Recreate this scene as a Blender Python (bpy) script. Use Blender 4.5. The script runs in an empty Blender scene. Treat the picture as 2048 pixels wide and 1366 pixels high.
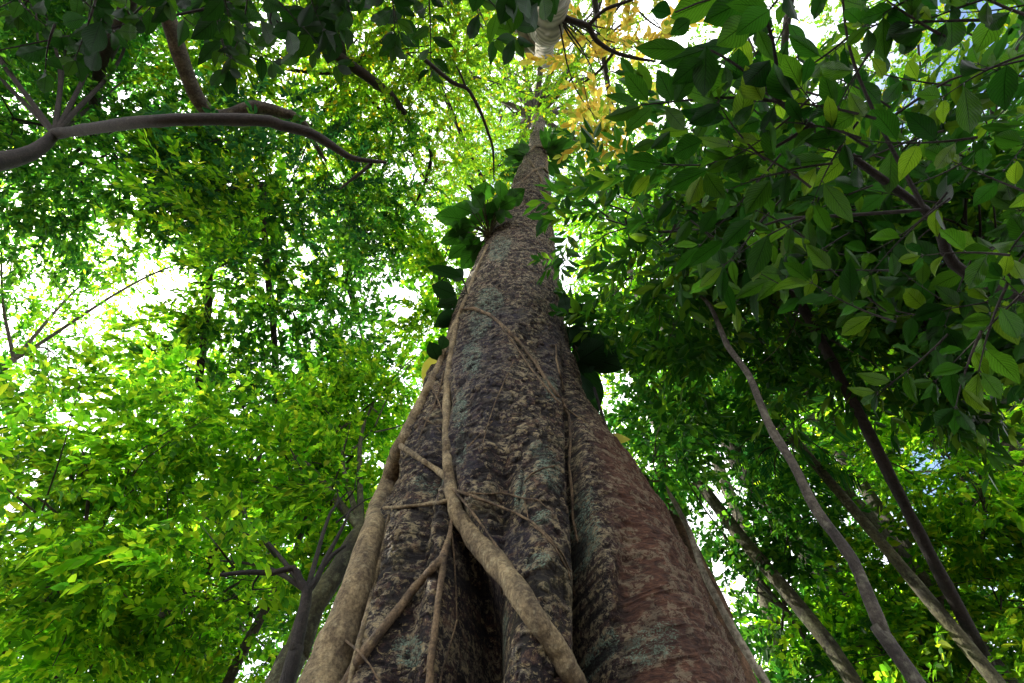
import bpy, math, random
import numpy as np
from mathutils import Matrix, Vector
from mathutils.bvhtree import BVHTree

random.seed(7)
rng = np.random.default_rng(7)
S = bpy.context.scene
COL = S.collection
R = math.radians

# ------------------------------------------------------------------ camera
ELEV, ROLL, FPX = 59.0, -6.6, 986.0        # focal length in pixels of a 2048 px wide picture
CAMLOC = Vector((0, 0, 1.6))
cam_d = bpy.data.cameras.new('camera'); cam = bpy.data.objects.new('camera', cam_d); COL.objects.link(cam)
cam_d.sensor_width = 36; cam_d.lens = FPX / 2048 * 36; cam_d.clip_start = 0.05; cam_d.clip_end = 5000
ROT = Matrix.Rotation(R(90 + ELEV), 3, 'X') @ Matrix.Rotation(R(ROLL), 3, 'Z')
cam.matrix_world = Matrix.Translation(CAMLOC) @ ROT.to_4x4()
S.camera = cam
MROT = np.array(ROT)

# ------------------------------------------------------------------ world, sun, exposure
SUN_EL, SUN_AZ = 46.0, -72.0              # azimuth from +Y (ahead of the camera), negative = to the left
w = bpy.data.worlds.new('World'); S.world = w; w.use_nodes = True
nt = w.node_tree; nt.nodes.clear()
sky = nt.nodes.new('ShaderNodeTexSky'); sky.sky_type = 'NISHITA'; sky.sun_disc = False
sky.sun_elevation = R(SUN_EL); sky.sun_rotation = R(SUN_AZ); sky.air_density = 1.0; sky.dust_density = 2.5
bg = nt.nodes.new('ShaderNodeBackground'); bg.inputs[1].default_value = 0.15
tc = nt.nodes.new('ShaderNodeTexCoord')
nz = nt.nodes.new('ShaderNodeTexNoise'); nz.inputs['Scale'].default_value = 2.2; nz.inputs['Detail'].default_value = 7
cr = nt.nodes.new('ShaderNodeValToRGB'); cr.color_ramp.elements[0].position = .36; cr.color_ramp.elements[1].position = .56
mx = nt.nodes.new('ShaderNodeMix'); mx.data_type = 'RGBA'
mx.inputs['B'].default_value = (11.0, 11.0, 11.2, 1)   # bright cloud
out = nt.nodes.new('ShaderNodeOutputWorld')
L = nt.links
L.new(tc.outputs['Generated'], nz.inputs['Vector']); L.new(nz.outputs['Fac'], cr.inputs['Fac'])
L.new(cr.outputs['Color'], mx.inputs['Factor']); L.new(sky.outputs[0], mx.inputs['A'])
L.new(mx.outputs['Result'], bg.inputs['Color']); L.new(bg.outputs[0], out.inputs[0])

sun_d = bpy.data.lights.new('sun', 'SUN'); sun = bpy.data.objects.new('sun', sun_d); COL.objects.link(sun)
sun_d.energy = 5.0; sun_d.angle = R(0.5); sun_d.color = (1.0, .93, .80)
sdir = Vector((math.sin(R(SUN_AZ)) * math.cos(R(SUN_EL)), math.cos(R(SUN_AZ)) * math.cos(R(SUN_EL)), math.sin(R(SUN_EL))))
sun.rotation_euler = sdir.to_track_quat('Z', 'Y').to_euler()

S.view_settings.view_transform = 'Standard'; S.view_settings.look = 'None'
S.view_settings.exposure = 1.6; S.view_settings.gamma = 1.0
S.render.engine = 'CYCLES'
cy = S.cycles; cy.use_denoising = True; cy.max_bounces = 6; cy.diffuse_bounces = 3; cy.glossy_bounces = 2
cy.transmission_bounces = 4; cy.transparent_max_bounces = 4; cy.sample_clamp_indirect = 8

# ------------------------------------------------------------------ pixel helpers (2048 x 1366 pixel frame)
def ray(px, py):
    d = ROT @ Vector(((px - 1024) / FPX, (683 - py) / FPX, -1.0)); return d.normalized()
def at(px, py, rg): return CAMLOC + ray(px, py) * rg                  # at a range in metres
def ath(px, py, hd):                                                # at a horizontal distance in metres
    d = ray(px, py); return CAMLOC + d * (hd / max(1e-3, math.hypot(d.x, d.y)))
def aty(px, py, Y):                                                 # on the upright plane y = Y
    d = ray(px, py); return CAMLOC + d * (Y / d.y)
def project(P):
    q = (np.asarray(P, float) - np.array(CAMLOC)) @ MROT
    z = -q[:, 2]; ok = z > .05; zz = np.where(ok, z, 1)
    return np.where(ok, 1024 + q[:, 0] / zz * FPX, -9999), np.where(ok, 683 - q[:, 1] / zz * FPX, -9999), z

# ------------------------------------------------------------------ noise
_perm = np.random.default_rng(3).permutation(256); _perm = np.concatenate([_perm, _perm, _perm])
_val = np.random.default_rng(4).uniform(-1, 1, 768)
def vnoise(P):
    i = np.floor(P).astype(np.int64); f = P - i; f = f * f * f * (f * (f * 6 - 15) + 10); i &= 255
    def h(a, b, c): return _val[_perm[_perm[_perm[a & 255] + (b & 255)] + (c & 255)]]
    x, y, z = i[:, 0], i[:, 1], i[:, 2]; u, v, t = f[:, 0], f[:, 1], f[:, 2]
    def lx(b, c): return h(x, b, c) * (1 - u) + h(x + 1, b, c) * u
    return (lx(y, z) * (1 - v) + lx(y + 1, z) * v) * (1 - t) + (lx(y, z + 1) * (1 - v) + lx(y + 1, z + 1) * v) * t
def fbm(P, o=4):
    s = 0; a = 1.0; P = P.copy()
    for k in range(o): s = s + a * vnoise(P); P = P * 2.03 + 17.3; a *= .5
    return s

# ------------------------------------------------------------------ object helpers
def tag(o, label=None, cat=None, group=None, kind=None):
    if label: o['label'] = label
    if cat: o['category'] = cat
    if group: o['group'] = group
    if kind: o['kind'] = kind
    return o
def empty(name, loc=(0, 0, 0)):
    o = bpy.data.objects.new(name, None); COL.objects.link(o); o.location = loc; o.empty_display_size = .2; return o
def link(name, me, mat, parent=None):
    o = bpy.data.objects.new(name, me); COL.objects.link(o)
    if mat: me.materials.append(mat)
    if parent is not None:
        o.parent = parent; o.matrix_parent_inverse = Matrix.Translation(parent.location).inverted()
    return o
def mesh_np(name, V, F, n, uv=None, smooth=True, attrs=None):
    """V (k,3) vertices, F flat loop indices of faces that all have n corners"""
    me = bpy.data.meshes.new(name); V = np.asarray(V, np.float32); F = np.asarray(F, np.int32).ravel()
    nf = len(F) // n
    me.vertices.add(len(V)); me.vertices.foreach_set('co', V.ravel())
    me.loops.add(len(F)); me.loops.foreach_set('vertex_index', F)
    me.polygons.add(nf); me.polygons.foreach_set('loop_start', np.arange(0, nf * n, n, dtype=np.int32))
    me.polygons.foreach_set('use_smooth', np.full(nf, smooth))
    if uv is not None:
        l = me.uv_layers.new(name='UVMap'); l.data.foreach_set('uv', np.asarray(uv, np.float32)[F].ravel())
    for k, a in (attrs or {}).items():
        at_ = me.attributes.new(k, 'FLOAT', 'POINT'); at_.data.foreach_set('value', np.asarray(a, np.float32))
    me.update(calc_edges=True); return me

def smooth_path(pts, rad, step=.12):
    """Catmull-Rom through points and radii"""
    P = [np.array(p, float) for p in pts]; P = [2 * P[0] - P[1]] + P + [2 * P[-1] - P[-2]]
    rr = [rad[0]] + list(rad) + [rad[-1]]; oP = []; oR = []
    for i in range(1, len(P) - 2):
        n = max(2, min(40, int(np.linalg.norm(P[i + 1] - P[i]) / step)))
        for t in np.arange(n) / n:
            a, b, c, d = P[i - 1], P[i], P[i + 1], P[i + 2]
            oP.append(.5 * (2 * b + (c - a) * t + (2 * a - 5 * b + 4 * c - d) * t * t + (3 * b - a - 3 * c + d) * t ** 3))
            oR.append(rr[i] + (rr[i + 1] - rr[i]) * t)
    oP.append(P[-2]); oR.append(rr[-2]); return np.array(oP), np.array(oR)
class TB:
    """collects tubes into one mesh"""
    def __init__(s): s.V = []; s.F = []; s.n = 0; s.U = []
    def tube(s, pts, rad, sides=8, step=.12, rough=0., flat=1.0):
        P, r = smooth_path(pts, rad, step); n = len(P)
        T = np.gradient(P, axis=0); T /= np.linalg.norm(T, axis=1)[:, None] + 1e-9
        A = np.zeros_like(P); a = np.cross(T[0], [0.3, .2, 1.]); 
        if np.linalg.norm(a) < .1: a = np.cross(T[0], [1., 0, 0])
        for i in range(n):
            a = a - T[i] * a.dot(T[i]); a /= np.linalg.norm(a) + 1e-9; A[i] = a
        B = np.cross(T, A); th = np.arange(sides) * 2 * math.pi / sides
        ring = A[:, None] * np.cos(th)[None, :, None] + B[:, None] * np.sin(th)[None, :, None]
        rr = np.repeat(r[:, None], sides, 1)
        if rough:
            Q = P[:, None] + ring * rr[..., None]
            q = Q.reshape(-1, 3); k_ = .06 / max(float(np.mean(r)), .012)
            dn = vnoise(q * [14 * k_, 14 * k_, 7 * k_]) * .45 + vnoise(q * [5 * k_, 5 * k_, 2.2 * k_]) * .9 + vnoise(q * [45, 45, 20]) * .35
            rr = rr * (1 + rough * dn.reshape(n, sides))
        V = (P[:, None] + ring * rr[..., None]).reshape(-1, 3)
        i = np.arange(n - 1)[:, None] * sides; j = np.arange(sides)[None]; k = (j + 1) % sides
        F = np.stack([i + j, i + k, i + sides + k, i + sides + j], -1).reshape(-1, 4)
        ln = np.concatenate([[0], np.cumsum(np.linalg.norm(np.diff(P, axis=0), axis=1))])
        s.V.append(V); s.F.append(F + s.n); s.n += len(V)
        for e, c in ((0, P[0]), (n - 1, P[-1])):                 # closing caps as quads with a doubled centre
            s.V.append(c[None]); b = e * sides + (s.n - len(V))
            idx = np.arange(sides); s.F.append(np.stack([b + idx, b + (idx + 1) % sides, np.full(sides, s.n), np.full(sides, s.n)], -1)[:0] if False else np.zeros((0, 4), int)); s.n += 1
    def build(s, name, mat, parent=None):
        me = mesh_np(name, np.concatenate(s.V), np.concatenate(s.F), 4); return link(name, me, mat, parent)

# ------------------------------------------------------------------ materials
def M(name):
    m = bpy.data.materials.new(name); m.use_nodes = True; t = m.node_tree; t.nodes.clear()
    return m, t, t.nodes, t.links
def ramp(N, stops):
    r = N.new('ShaderNodeValToRGB'); e = r.color_ramp.elements
    e[0].position, e[0].color = stops[0][0], (*stops[0][1], 1)
    e[1].position, e[1].color = stops[-1][0], (*stops[-1][1], 1)
    for p, c in stops[1:-1]: x = e.new(p); x.color = (*c, 1)
    return r
def mixc(N, Lk, f, a, b, mode='MIX'):
    m = N.new('ShaderNodeMix'); m.data_type = 'RGBA'; m.blend_type = mode
    for k, v in (('Factor', f), ('A', a), ('B', b)):
        if hasattr(v, 'links') or hasattr(v, 'is_output'): Lk.new(v, m.inputs[k])
        else: m.inputs[k].default_value = v if k == 'Factor' else (*v, 1)
    return m.outputs['Result']
def mathn(N, Lk, op, a, b=None, c=None, clamp=False):
    m = N.new('ShaderNodeMath'); m.operation = op; m.use_clamp = clamp
    for i, v in enumerate((a, b, c)):
        if v is None: continue
        if hasattr(v, 'is_output'): Lk.new(v, m.inputs[i])
        else: m.inputs[i].default_value = v
    return m.outputs[0]

def leaf_mat(name, stops, tr_gain=3.2, tmix=.5, rough=.45, veins=False):
    """stops: reflected colours (dark to light); the light that comes through is the same hue, yellower and stronger"""
    m, t, N, Lk = M(name)
    g = N.new('ShaderNodeNewGeometry'); r = ramp(N, stops); Lk.new(g.outputs['Random Per Island'], r.inputs[0])
    col = r.outputs[0]
    o = N.new('ShaderNodeTexCoord')
    n2 = N.new('ShaderNodeTexNoise'); n2.inputs['Scale'].default_value = .55; n2.inputs['Detail'].default_value = 2
    Lk.new(o.outputs['Object'], n2.inputs['Vector'])
    hsv = N.new('ShaderNodeHueSaturation'); Lk.new(col, hsv.inputs['Color'])
    mr = N.new('ShaderNodeMapRange'); mr.inputs[3].default_value = .45; mr.inputs[4].default_value = 1.5
    mr.inputs[1].default_value = .3; mr.inputs[2].default_value = .7
    Lk.new(n2.outputs['Fac'], mr.inputs[0]); Lk.new(mr.outputs[0], hsv.inputs['Value']); col = hsv.outputs[0]
    bmp = None
    if veins:
        uv = N.new('ShaderNodeUVMap'); sp = N.new('ShaderNodeSeparateXYZ'); Lk.new(uv.outputs[0], sp.inputs[0])
        u = mathn(N, Lk, 'ABSOLUTE', mathn(N, Lk, 'SUBTRACT', sp.outputs[0], .5))
        v = sp.outputs[1]
        mid = mathn(N, Lk, 'LESS_THAN', u, .022)
        ph = mathn(N, Lk, 'SUBTRACT', mathn(N, Lk, 'MULTIPLY', v, 11.0), mathn(N, Lk, 'MULTIPLY', u, 7.5))
        fr = mathn(N, Lk, 'ABSOLUTE', mathn(N, Lk, 'SUBTRACT', mathn(N, Lk, 'FRACT', ph), .5))
        side = mathn(N, Lk, 'LESS_THAN', fr, .055)
        vn = mathn(N, Lk, 'MAXIMUM', mid, side)
        vo = N.new('ShaderNodeTexVoronoi'); vo.feature = 'DISTANCE_TO_EDGE'; vo.inputs['Scale'].default_value = 26
        Lk.new(uv.outputs[0], vo.inputs['Vector'])
        net = mathn(N, Lk, 'MULTIPLY', mathn(N, Lk, 'LESS_THAN', vo.outputs['Distance'], .05), .35)
        col2 = mixc(N, Lk, mathn(N, Lk, 'MAXIMUM', vn, net), (1, 1, 1), (.30, .38, .30))
        col = mixc(N, Lk, 1.0, col, col2, 'MULTIPLY')
        bmp = N.new('ShaderNodeBump'); bmp.inputs['Strength'].default_value = .5; bmp.inputs['Distance'].default_value = .004
        Lk.new(fr, bmp.inputs['Height'])
    p = N.new('ShaderNodeBsdfPrincipled'); Lk.new(col, p.inputs['Base Color'])
    p.inputs['Roughness'].default_value = rough + .1; p.inputs['Specular IOR Level'].default_value = .14
    tr = N.new('ShaderNodeBsdfTranslucent')
    tint = mixc(N, Lk, 1.0, col, (tr_gain * 1.0, tr_gain, tr_gain * .5), 'MULTIPLY'); Lk.new(tint, tr.inputs['Color'])
    if bmp: Lk.new(bmp.outputs[0], p.inputs['Normal']); Lk.new(bmp.outputs[0], tr.inputs['Normal'])
    ms = N.new('ShaderNodeMixShader'); ms.inputs[0].default_value = tmix
    Lk.new(p.outputs[0], ms.inputs[1]); Lk.new(tr.outputs[0], ms.inputs[2])
    ou = N.new('ShaderNodeOutputMaterial'); Lk.new(ms.outputs[0], ou.inputs[0]); return m

LM = {
 'fine':   leaf_mat('fine_canopy_leaf', [(0, (.030, .085, .008)), (.5, (.065, .14, .009)), (.9, (.11, .17, .010)), (1, (.22, .15, .010))], 3.4, .6),
 'mid':    leaf_mat('green_leaf', [(0, (.007, .042, .010)), (.5, (.020, .082, .012)), (1, (.060, .14, .012))], 3.4, .55),
 'blue':   leaf_mat('blue_green_leaf', [(0, (.008, .045, .020)), (.6, (.018, .085, .030)), (1, (.050, .12, .018))], 3.0, .45),
 'bright': leaf_mat('bright_leaf', [(0, (.012, .055, .006)), (.35, (.045, .13, .008)), (.8, (.10, .19, .010)), (1, (.20, .24, .02))], 4.3, .64),
 'dark':   leaf_mat('dark_leaf', [(0, (.008, .040, .008)), (.7, (.022, .075, .008)), (1, (.070, .13, .010))], 3.0, .42, .35),
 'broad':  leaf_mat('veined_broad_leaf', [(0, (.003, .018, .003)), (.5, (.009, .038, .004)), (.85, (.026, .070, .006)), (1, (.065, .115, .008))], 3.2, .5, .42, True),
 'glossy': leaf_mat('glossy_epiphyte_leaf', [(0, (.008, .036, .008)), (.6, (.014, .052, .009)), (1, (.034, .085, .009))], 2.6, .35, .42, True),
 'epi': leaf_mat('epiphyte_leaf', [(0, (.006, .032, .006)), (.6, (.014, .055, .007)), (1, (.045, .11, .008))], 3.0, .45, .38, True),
 'dim': leaf_mat('dim_leaf', [(0, (.003, .014, .003)), (.6, (.006, .026, .004)), (1, (.020, .056, .005))], 2.6, .42, .55, True),  # shade of the canopy above put into the leaf colour
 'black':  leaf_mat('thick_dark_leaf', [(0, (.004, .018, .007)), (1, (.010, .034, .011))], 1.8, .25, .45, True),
 'yellow': leaf_mat('yellowed_leaf', [(0, (.40, .25, .05)), (.4, (.50, .38, .12)), (.65, (.40, .40, .10)), (1, (.10, .18, .02))], 1.6, .6, .5),
}

def bark_simple(name, c0, c1, c2, scale=6, spots=.5, bump=.6):
    m, t, N, Lk = M(name); tc = N.new('ShaderNodeTexCoord')
    a = N.new('ShaderNodeTexNoise'); a.inputs['Scale'].default_value = scale; a.inputs['Detail'].default_value = 9; a.inputs['Roughness'].default_value = .7
    mp = N.new('ShaderNodeMapping'); mp.inputs['Scale'].default_value = (1, 1, .45)
    Lk.new(tc.outputs['Object'], mp.inputs[0]); Lk.new(mp.outputs[0], a.inputs['Vector'])
    r = ramp(N, [(.38, c0), (.60, c1)]); Lk.new(a.outputs['Fac'], r.inputs[0])
    b = N.new('ShaderNodeTexNoise'); b.inputs['Scale'].default_value = scale * 1.7; b.inputs['Detail'].default_value = 10; b.inputs['Roughness'].default_value = .75
    Lk.new(tc.outputs['Object'], b.inputs['Vector'])
    rb = ramp(N, [(.46 + .12 * (1 - spots), (0, 0, 0)), (.66 + .12 * (1 - spots), (.9, .9, .9))]); Lk.new(b.outputs['Fac'], rb.inputs[0])
    col = mixc(N, Lk, rb.outputs[0], r.outputs[0], c2)
    p = N.new('ShaderNodeBsdfPrincipled'); Lk.new(col, p.inputs['Base Color']); p.inputs['Roughness'].default_value = .9
    f = N.new('ShaderNodeTexNoise'); f.inputs['Scale'].default_value = scale * 9; f.inputs['Detail'].default_value = 8; f.inputs['Roughness'].default_value = .7
    Lk.new(mp.outputs[0], f.inputs['Vector'])
    fb = N.new('ShaderNodeTexNoise'); fb.inputs['Scale'].default_value = scale * 5; fb.inputs['Detail'].default_value = 8; fb.inputs['Roughness'].default_value = .7
    Lk.new(tc.outputs['Object'], fb.inputs['Vector']); fr_ = ramp(N, [(.40, (.45, .42, .40)), (.60, (1.1, 1.1, 1.1))]); Lk.new(fb.outputs['Fac'], fr_.inputs[0])
    Lk.new(mixc(N, Lk, 1.0, col, fr_.outputs[0], 'MULTIPLY'), p.inputs['Base Color'])
    bu = N.new('ShaderNodeBump'); bu.inputs['Strength'].default_value = bump; bu.inputs['Distance'].default_value = .045
    Lk.new(f.outputs['Fac'], bu.inputs['Height']); Lk.new(bu.outputs[0], p.inputs['Normal'])
    ou = N.new('ShaderNodeOutputMaterial'); Lk.new(p.outputs[0], ou.inputs[0]); return m
BM = {
 'vine':  bark_simple('vine_bark', (.09, .062, .032), (.34, .26, .135), (.42, .37, .22), 10, .5, .9),
 'root':  bark_simple('thin_root_bark', (.04, .025, .013), (.20, .135, .070), (.30, .24, .12), 14, .3, .7),
 'dark':  bark_simple('dark_bark', (.006, .0045, .004), (.026, .019, .016), (.060, .058, .040), 7, .3),
 'moss':  bark_simple('mossy_bark', (.018, .018, .010), (.085, .080, .035), (.19, .21, .12), 5, .6),
 'pale':  bark_simple('pale_bark', (.10, .085, .06), (.38, .34, .26), (.17, .19, .09), 5, .5),
 'brown': bark_simple('brown_bark', (.035, .018, .010), (.20, .115, .065), (.14, .12, .06), 6, .3),
 'grey':  bark_simple('grey_bark', (.020, .016, .013), (.085, .072, .055), (.17, .17, .12), 5, .5),
}

def ringed():
    m, t, N, Lk = M('ringed_pale_bark'); tc = N.new('ShaderNodeTexCoord')
    wv = N.new('ShaderNodeTexWave'); wv.bands_direction = 'Z'; wv.inputs['Scale'].default_value = 1.1; wv.inputs['Distortion'].default_value = 7; wv.inputs['Detail'].default_value = 4
    Lk.new(tc.outputs['Object'], wv.inputs['Vector'])
    r = ramp(N, [(0, (.085, .072, .058)), (.4, (.13, .115, .09)), (1, (.20, .175, .14))]); Lk.new(wv.outputs['Fac'], r.inputs[0])
    p = N.new('ShaderNodeBsdfPrincipled'); Lk.new(r.outputs[0], p.inputs['Base Color']); p.inputs['Roughness'].default_value = .9
    b = N.new('ShaderNodeBump'); b.inputs['Strength'].default_value = .12; b.inputs['Distance'].default_value = .02
    Lk.new(wv.outputs['Fac'], b.inputs['Height']); Lk.new(b.outputs[0], p.inputs['Normal'])
    ou = N.new('ShaderNodeOutputMaterial'); Lk.new(p.outputs[0], ou.inputs[0]); return m
BM['ringed'] = ringed()

# ------------------------------------------------------------------ ground
def soil():
    m, t, N, Lk = M('leaf_litter'); tc = N.new('ShaderNodeTexCoord')
    a = N.new('ShaderNodeTexNoise'); a.inputs['Scale'].default_value = 3; a.inputs['Detail'].default_value = 10; Lk.new(tc.outputs['Object'], a.inputs[0])
    v = N.new('ShaderNodeTexVoronoi'); v.inputs['Scale'].default_value = 9; Lk.new(tc.outputs['Object'], v.inputs[0])
    r = ramp(N, [(.3, (.03, .02, .012)), (.55, (.09, .06, .033)), (.75, (.20, .14, .08))]); Lk.new(a.outputs['Fac'], r.inputs[0])
    c = mixc(N, Lk, .35, r.outputs[0], v.outputs['Color'], 'MULTIPLY')
    p = N.new('ShaderNodeBsdfPrincipled'); Lk.new(c, p.inputs['Base Color']); p.inputs['Roughness'].default_value = .9
    b = N.new('ShaderNodeBump'); b.inputs['Strength'].default_value = 1; b.inputs['Distance'].default_value = .05
    Lk.new(a.outputs['Fac'], b.inputs['Height']); Lk.new(b.outputs[0], p.inputs['Normal'])
    ou = N.new('ShaderNodeOutputMaterial'); Lk.new(p.outputs[0], ou.inputs[0]); return m
gx = np.concatenate([np.linspace(-1500, -42, 12), np.linspace(-40, 40, 120), np.linspace(42, 1500, 12)])
X, Y = np.meshgrid(gx, gx, indexing='ij'); Z = fbm(np.stack([X.ravel() * .25, Y.ravel() * .25, X.ravel() * 0], -1), 4).reshape(X.shape) * .16
Z = Z - .05
i = np.arange(len(gx) - 1); I, J = np.meshgrid(i, i, indexing='ij'); n_ = len(gx)
F = np.stack([I * n_ + J, (I + 1) * n_ + J, (I + 1) * n_ + J + 1, I * n_ + J + 1], -1).reshape(-1, 4)
tag(link('ground', mesh_np('ground', np.stack([X.ravel(), Y.ravel(), Z.ravel()], -1), F, 4), soil()), kind='structure')

# ------------------------------------------------------------------ the giant trunk
TY = 3.4
left_px = [(628, 1366), (664, 1290), (704, 1200), (740, 1110), (772, 1030), (799, 950), (820, 890), (850, 810), (878, 740), (905, 670), (928, 610),
           (947, 560), (964, 510), (985, 470), (1005, 430), (1018, 400), (1031, 370), (1042, 340), (1052, 320), (1058, 300), (1062, 270), (1066, 235)]
right_px = [(1474, 1366), (1430, 1280), (1384, 1180), (1335, 1080), (1286, 990), (1237, 920), (1198, 860), (1170, 800), (1150, 730), (1135, 660),
            (1125, 600), (1118, 550), (1110, 500), (1105, 440), (1102, 400), (1098, 360), (1094, 335), (1091, 300), (1090, 270), (1088, 235)]
def prof(pl):
    q = sorted([(aty(x, y, TY).z, aty(x, y, TY).x) for x, y in pl]); return np.array(q)
pl_, pr_ = prof(left_px), prof(right_px)
ZTOP = min(pl_[-1, 0], pr_[-1, 0])
def edge(pr, z, sgn):
    x = np.interp(z, pr[:, 0], pr[:, 1]); z0 = pr[0, 0]
    sl = (pr[1, 1] - pr[0, 1]) / (pr[1, 0] - pr[0, 0])
    return np.where(z < z0, pr[0, 1] + sl * .62 * (z - z0), x)
nth, nzr = 700, 1500
# rows: dense low, sparse high
tt = np.linspace(0, 1, nzr)
zr = np.where(tt < .1, tt / .1 * 2.6, 2.6 + (ZTOP - 2.6) * ((tt - .1) / .9) ** 2.0)
# angles: dense at the front
a_ = np.linspace(-1, 1, nth, endpoint=False); ph = math.pi * (a_ * .62 + .38 * a_ ** 3)
xl, xr = edge(pl_, zr, -1), edge(pr_, zr, 1)
# light smoothing of the profile
k = np.ones(25) / 25
def sm(a): return np.convolve(np.pad(a, 12, mode='edge'), k, mode='valid')
xl, xr = sm(xl), sm(xr)
c = (xl + xr) / 2; h = (xr - xl) / 2; h = h / np.sqrt(1 + (h / TY) ** 2)
dep = np.minimum(h * .86, .95 + (h - .95) * .30)
PH, ZZ = np.meshgrid(ph, zr); Cc = c[:, None]; H = h[:, None]; Dd = np.where(h > .95, dep, h * .95 + 0)[:, None]
Dd = np.minimum(h * .95, .80 + .28 * h)[:, None]
X = Cc + H * np.sin(PH); Y = TY - Dd * np.cos(PH)
P = np.stack([X, Y, ZZ], -1).reshape(-1, 3)
# outward direction
Nn = np.stack([np.sin(PH) / H, -np.cos(PH) / Dd, PH * 0], -1).reshape(-1, 3); Nn /= np.linalg.norm(Nn, axis=1)[:, None]
px, py, _ = project(P); front = np.clip((np.cos(PH).ravel() + .25) * 2, 0, 1)
pyc = np.clip(py, 200, 1700)
def line(pts):
    a = np.array(pts, float); return lambda col: np.interp(pyc, a[:, 0], a[:, col])
def groove(pts, pw=2):         # (y, x, depth, width)
    f = line(pts); return f(2) * np.exp(-np.abs((px - f(1)) / f(3)) ** pw) * front
wob = vnoise(P * [3, 3, 1.5]) * 10
px = px + wob
D = np.zeros(len(P))
D -= groove([(640, 1120, 0, 8), (700, 1128, .03, 9), (800, 1140, .09, 12), (900, 1152, .17, 14), (1000, 1158, .24, 17), (1100, 1170, .42, 20), (1200, 1182, .60, 24), (1366, 1200, .8, 32), (1700, 1230, .8, 50)], 3)
D -= groove([(930, 905, 0, 14), (1010, 915, .10, 20), (1060, 928, .25, 30), (1120, 945, .48, 42), (1200, 950, .62, 52), (1300, 945, .7, 56), (1366, 930, .75, 60), (1700, 900, .8, 80)], 3)
D -= groove([(640, 915, 0, 10), (760, 888, .05, 12), (860, 878, .09, 14), (960, 868, .12, 18), (1060, 850, .10, 22), (1366, 790, .10, 40)])
D -= groove([(800, 1000, 0, 10), (880, 1005, .05, 14), (960, 1008, .08, 16), (1050, 1010, .07, 18), (1120, 1010, 0, 20)])
D -= groove([(980, 1240, 0, 20), (1100, 1255, .05, 22), (1200, 1250, .10, 30), (1366, 1235, .12, 45)])
D -= groove([(860, 800, .0, 10), (960, 790, .10, 10), (1100, 755, .16, 14), (1250, 700, .2, 18), (1366, 665, .2, 22)])
D += groove([(760, 1075, 0, 30), (860, 1078, .05, 36), (1000, 1082, .10, 42), (1150, 1090, .13, 46), (1366, 1050, .10, 50)])
D += groove([(700, 1170, 0, 20), (900, 1205, .05, 40), (1100, 1300, .12, 70), (1366, 1380, .14, 90)])
D += groove([(500, 1060, 0, 20), (620, 1055, .04, 30), (760, 985, .05, 40), (900, 960, .03, 40), (1000, 960, 0, 40)])
# buttress flutes at the unseen sides and back, low down
low = np.clip((6 - P[:, 2]) / 5, 0, 1) ** 1.3
D += (1 - front) * low * .28 * np.cos(PH.ravel() * 7 + 1)
# broad lumps, transverse wrinkles, flaking plates
red = 1 / (1 + np.exp(-(px - np.interp(pyc, [700, 800, 900, 1000, 1100, 1200, 1366], [1190, 1180, 1195, 1215, 1230, 1250, 1270])) / 9)) * np.clip((pyc - 780) / 130, 0, 1) * front
dist = np.linalg.norm(P - np.array(CAMLOC), axis=1)
lod = np.clip(dist / 6, .8, 3)
D += .035 * fbm(P * 1.6, 3)
D += .010 * fbm(P * [3.5, 3.5, 5.0], 3) * np.clip(dist / 5, 1, 2)
# transverse wrinkles (bent rings), strongest on the red flank
Q = P.copy(); Q[:, 2] += .10 * vnoise(P * 2.2) + .04 * np.sin(PH.ravel() * 3)
wr = 1 - np.abs(vnoise(Q * [6, 6, 34.0])) * 2
D += (.003 + .007 * red) * wr
wr2 = 1 - np.abs(vnoise(Q * [11, 11, 24.0] + 31)) * 2
D += .0035 * wr2
# flakes: thresholded plates
fl = fbm(P * [14, 14, 17.], 4); pl = np.clip((fl - .05) * 7, 0, 1)
D += .010 * pl * (1 - .7 * red)
pit = np.clip((vnoise(P * [22, 22, 27.] + 7) + .5 * vnoise(P * 5) - .45) * 4, 0, 1)
D -= .015 * pit * (1 - .75 * red)
D += .005 * vnoise(P * [30, 30, 50])
Wp = P + .10 * np.stack([vnoise(P * 4), vnoise(P * 4 + 9), vnoise(P * 4 + 21)], -1)
ck1 = np.exp(-(vnoise(Wp * [5.5, 5.5, 3.5]) / .055) ** 2); ck2 = np.exp(-(vnoise(Wp * [7, 7, 12.] + 13) / .07) ** 2)
crack = np.clip(np.maximum(ck1 * .8, ck2) * np.clip(.55 + vnoise(P * 1.3 + 50) * 1.2, 0, 1), 0, 1) * (1 - .55 * red)
D -= .017 * crack * np.clip(dist / 5, 1, 1.8)
V = P + Nn * D[:, None]
i = np.arange(nzr - 1)[:, None] * nth; j = np.arange(nth)[None]; kk = (j + 1) % nth
F = np.stack([i + j, i + kk, i + nth + kk, i + nth + j], -1).reshape(-1, 4)
def patch(cx, cy, rx, ry, ang=0):
    dx, dy = px - cx, py - cy; ca, sa = math.cos(ang), math.sin(ang)
    return np.clip(1.3 - ((dx * ca + dy * sa) / rx) ** 2 - ((-dx * sa + dy * ca) / ry) ** 2, 0, 1)
lich = np.zeros(len(P))
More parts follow.
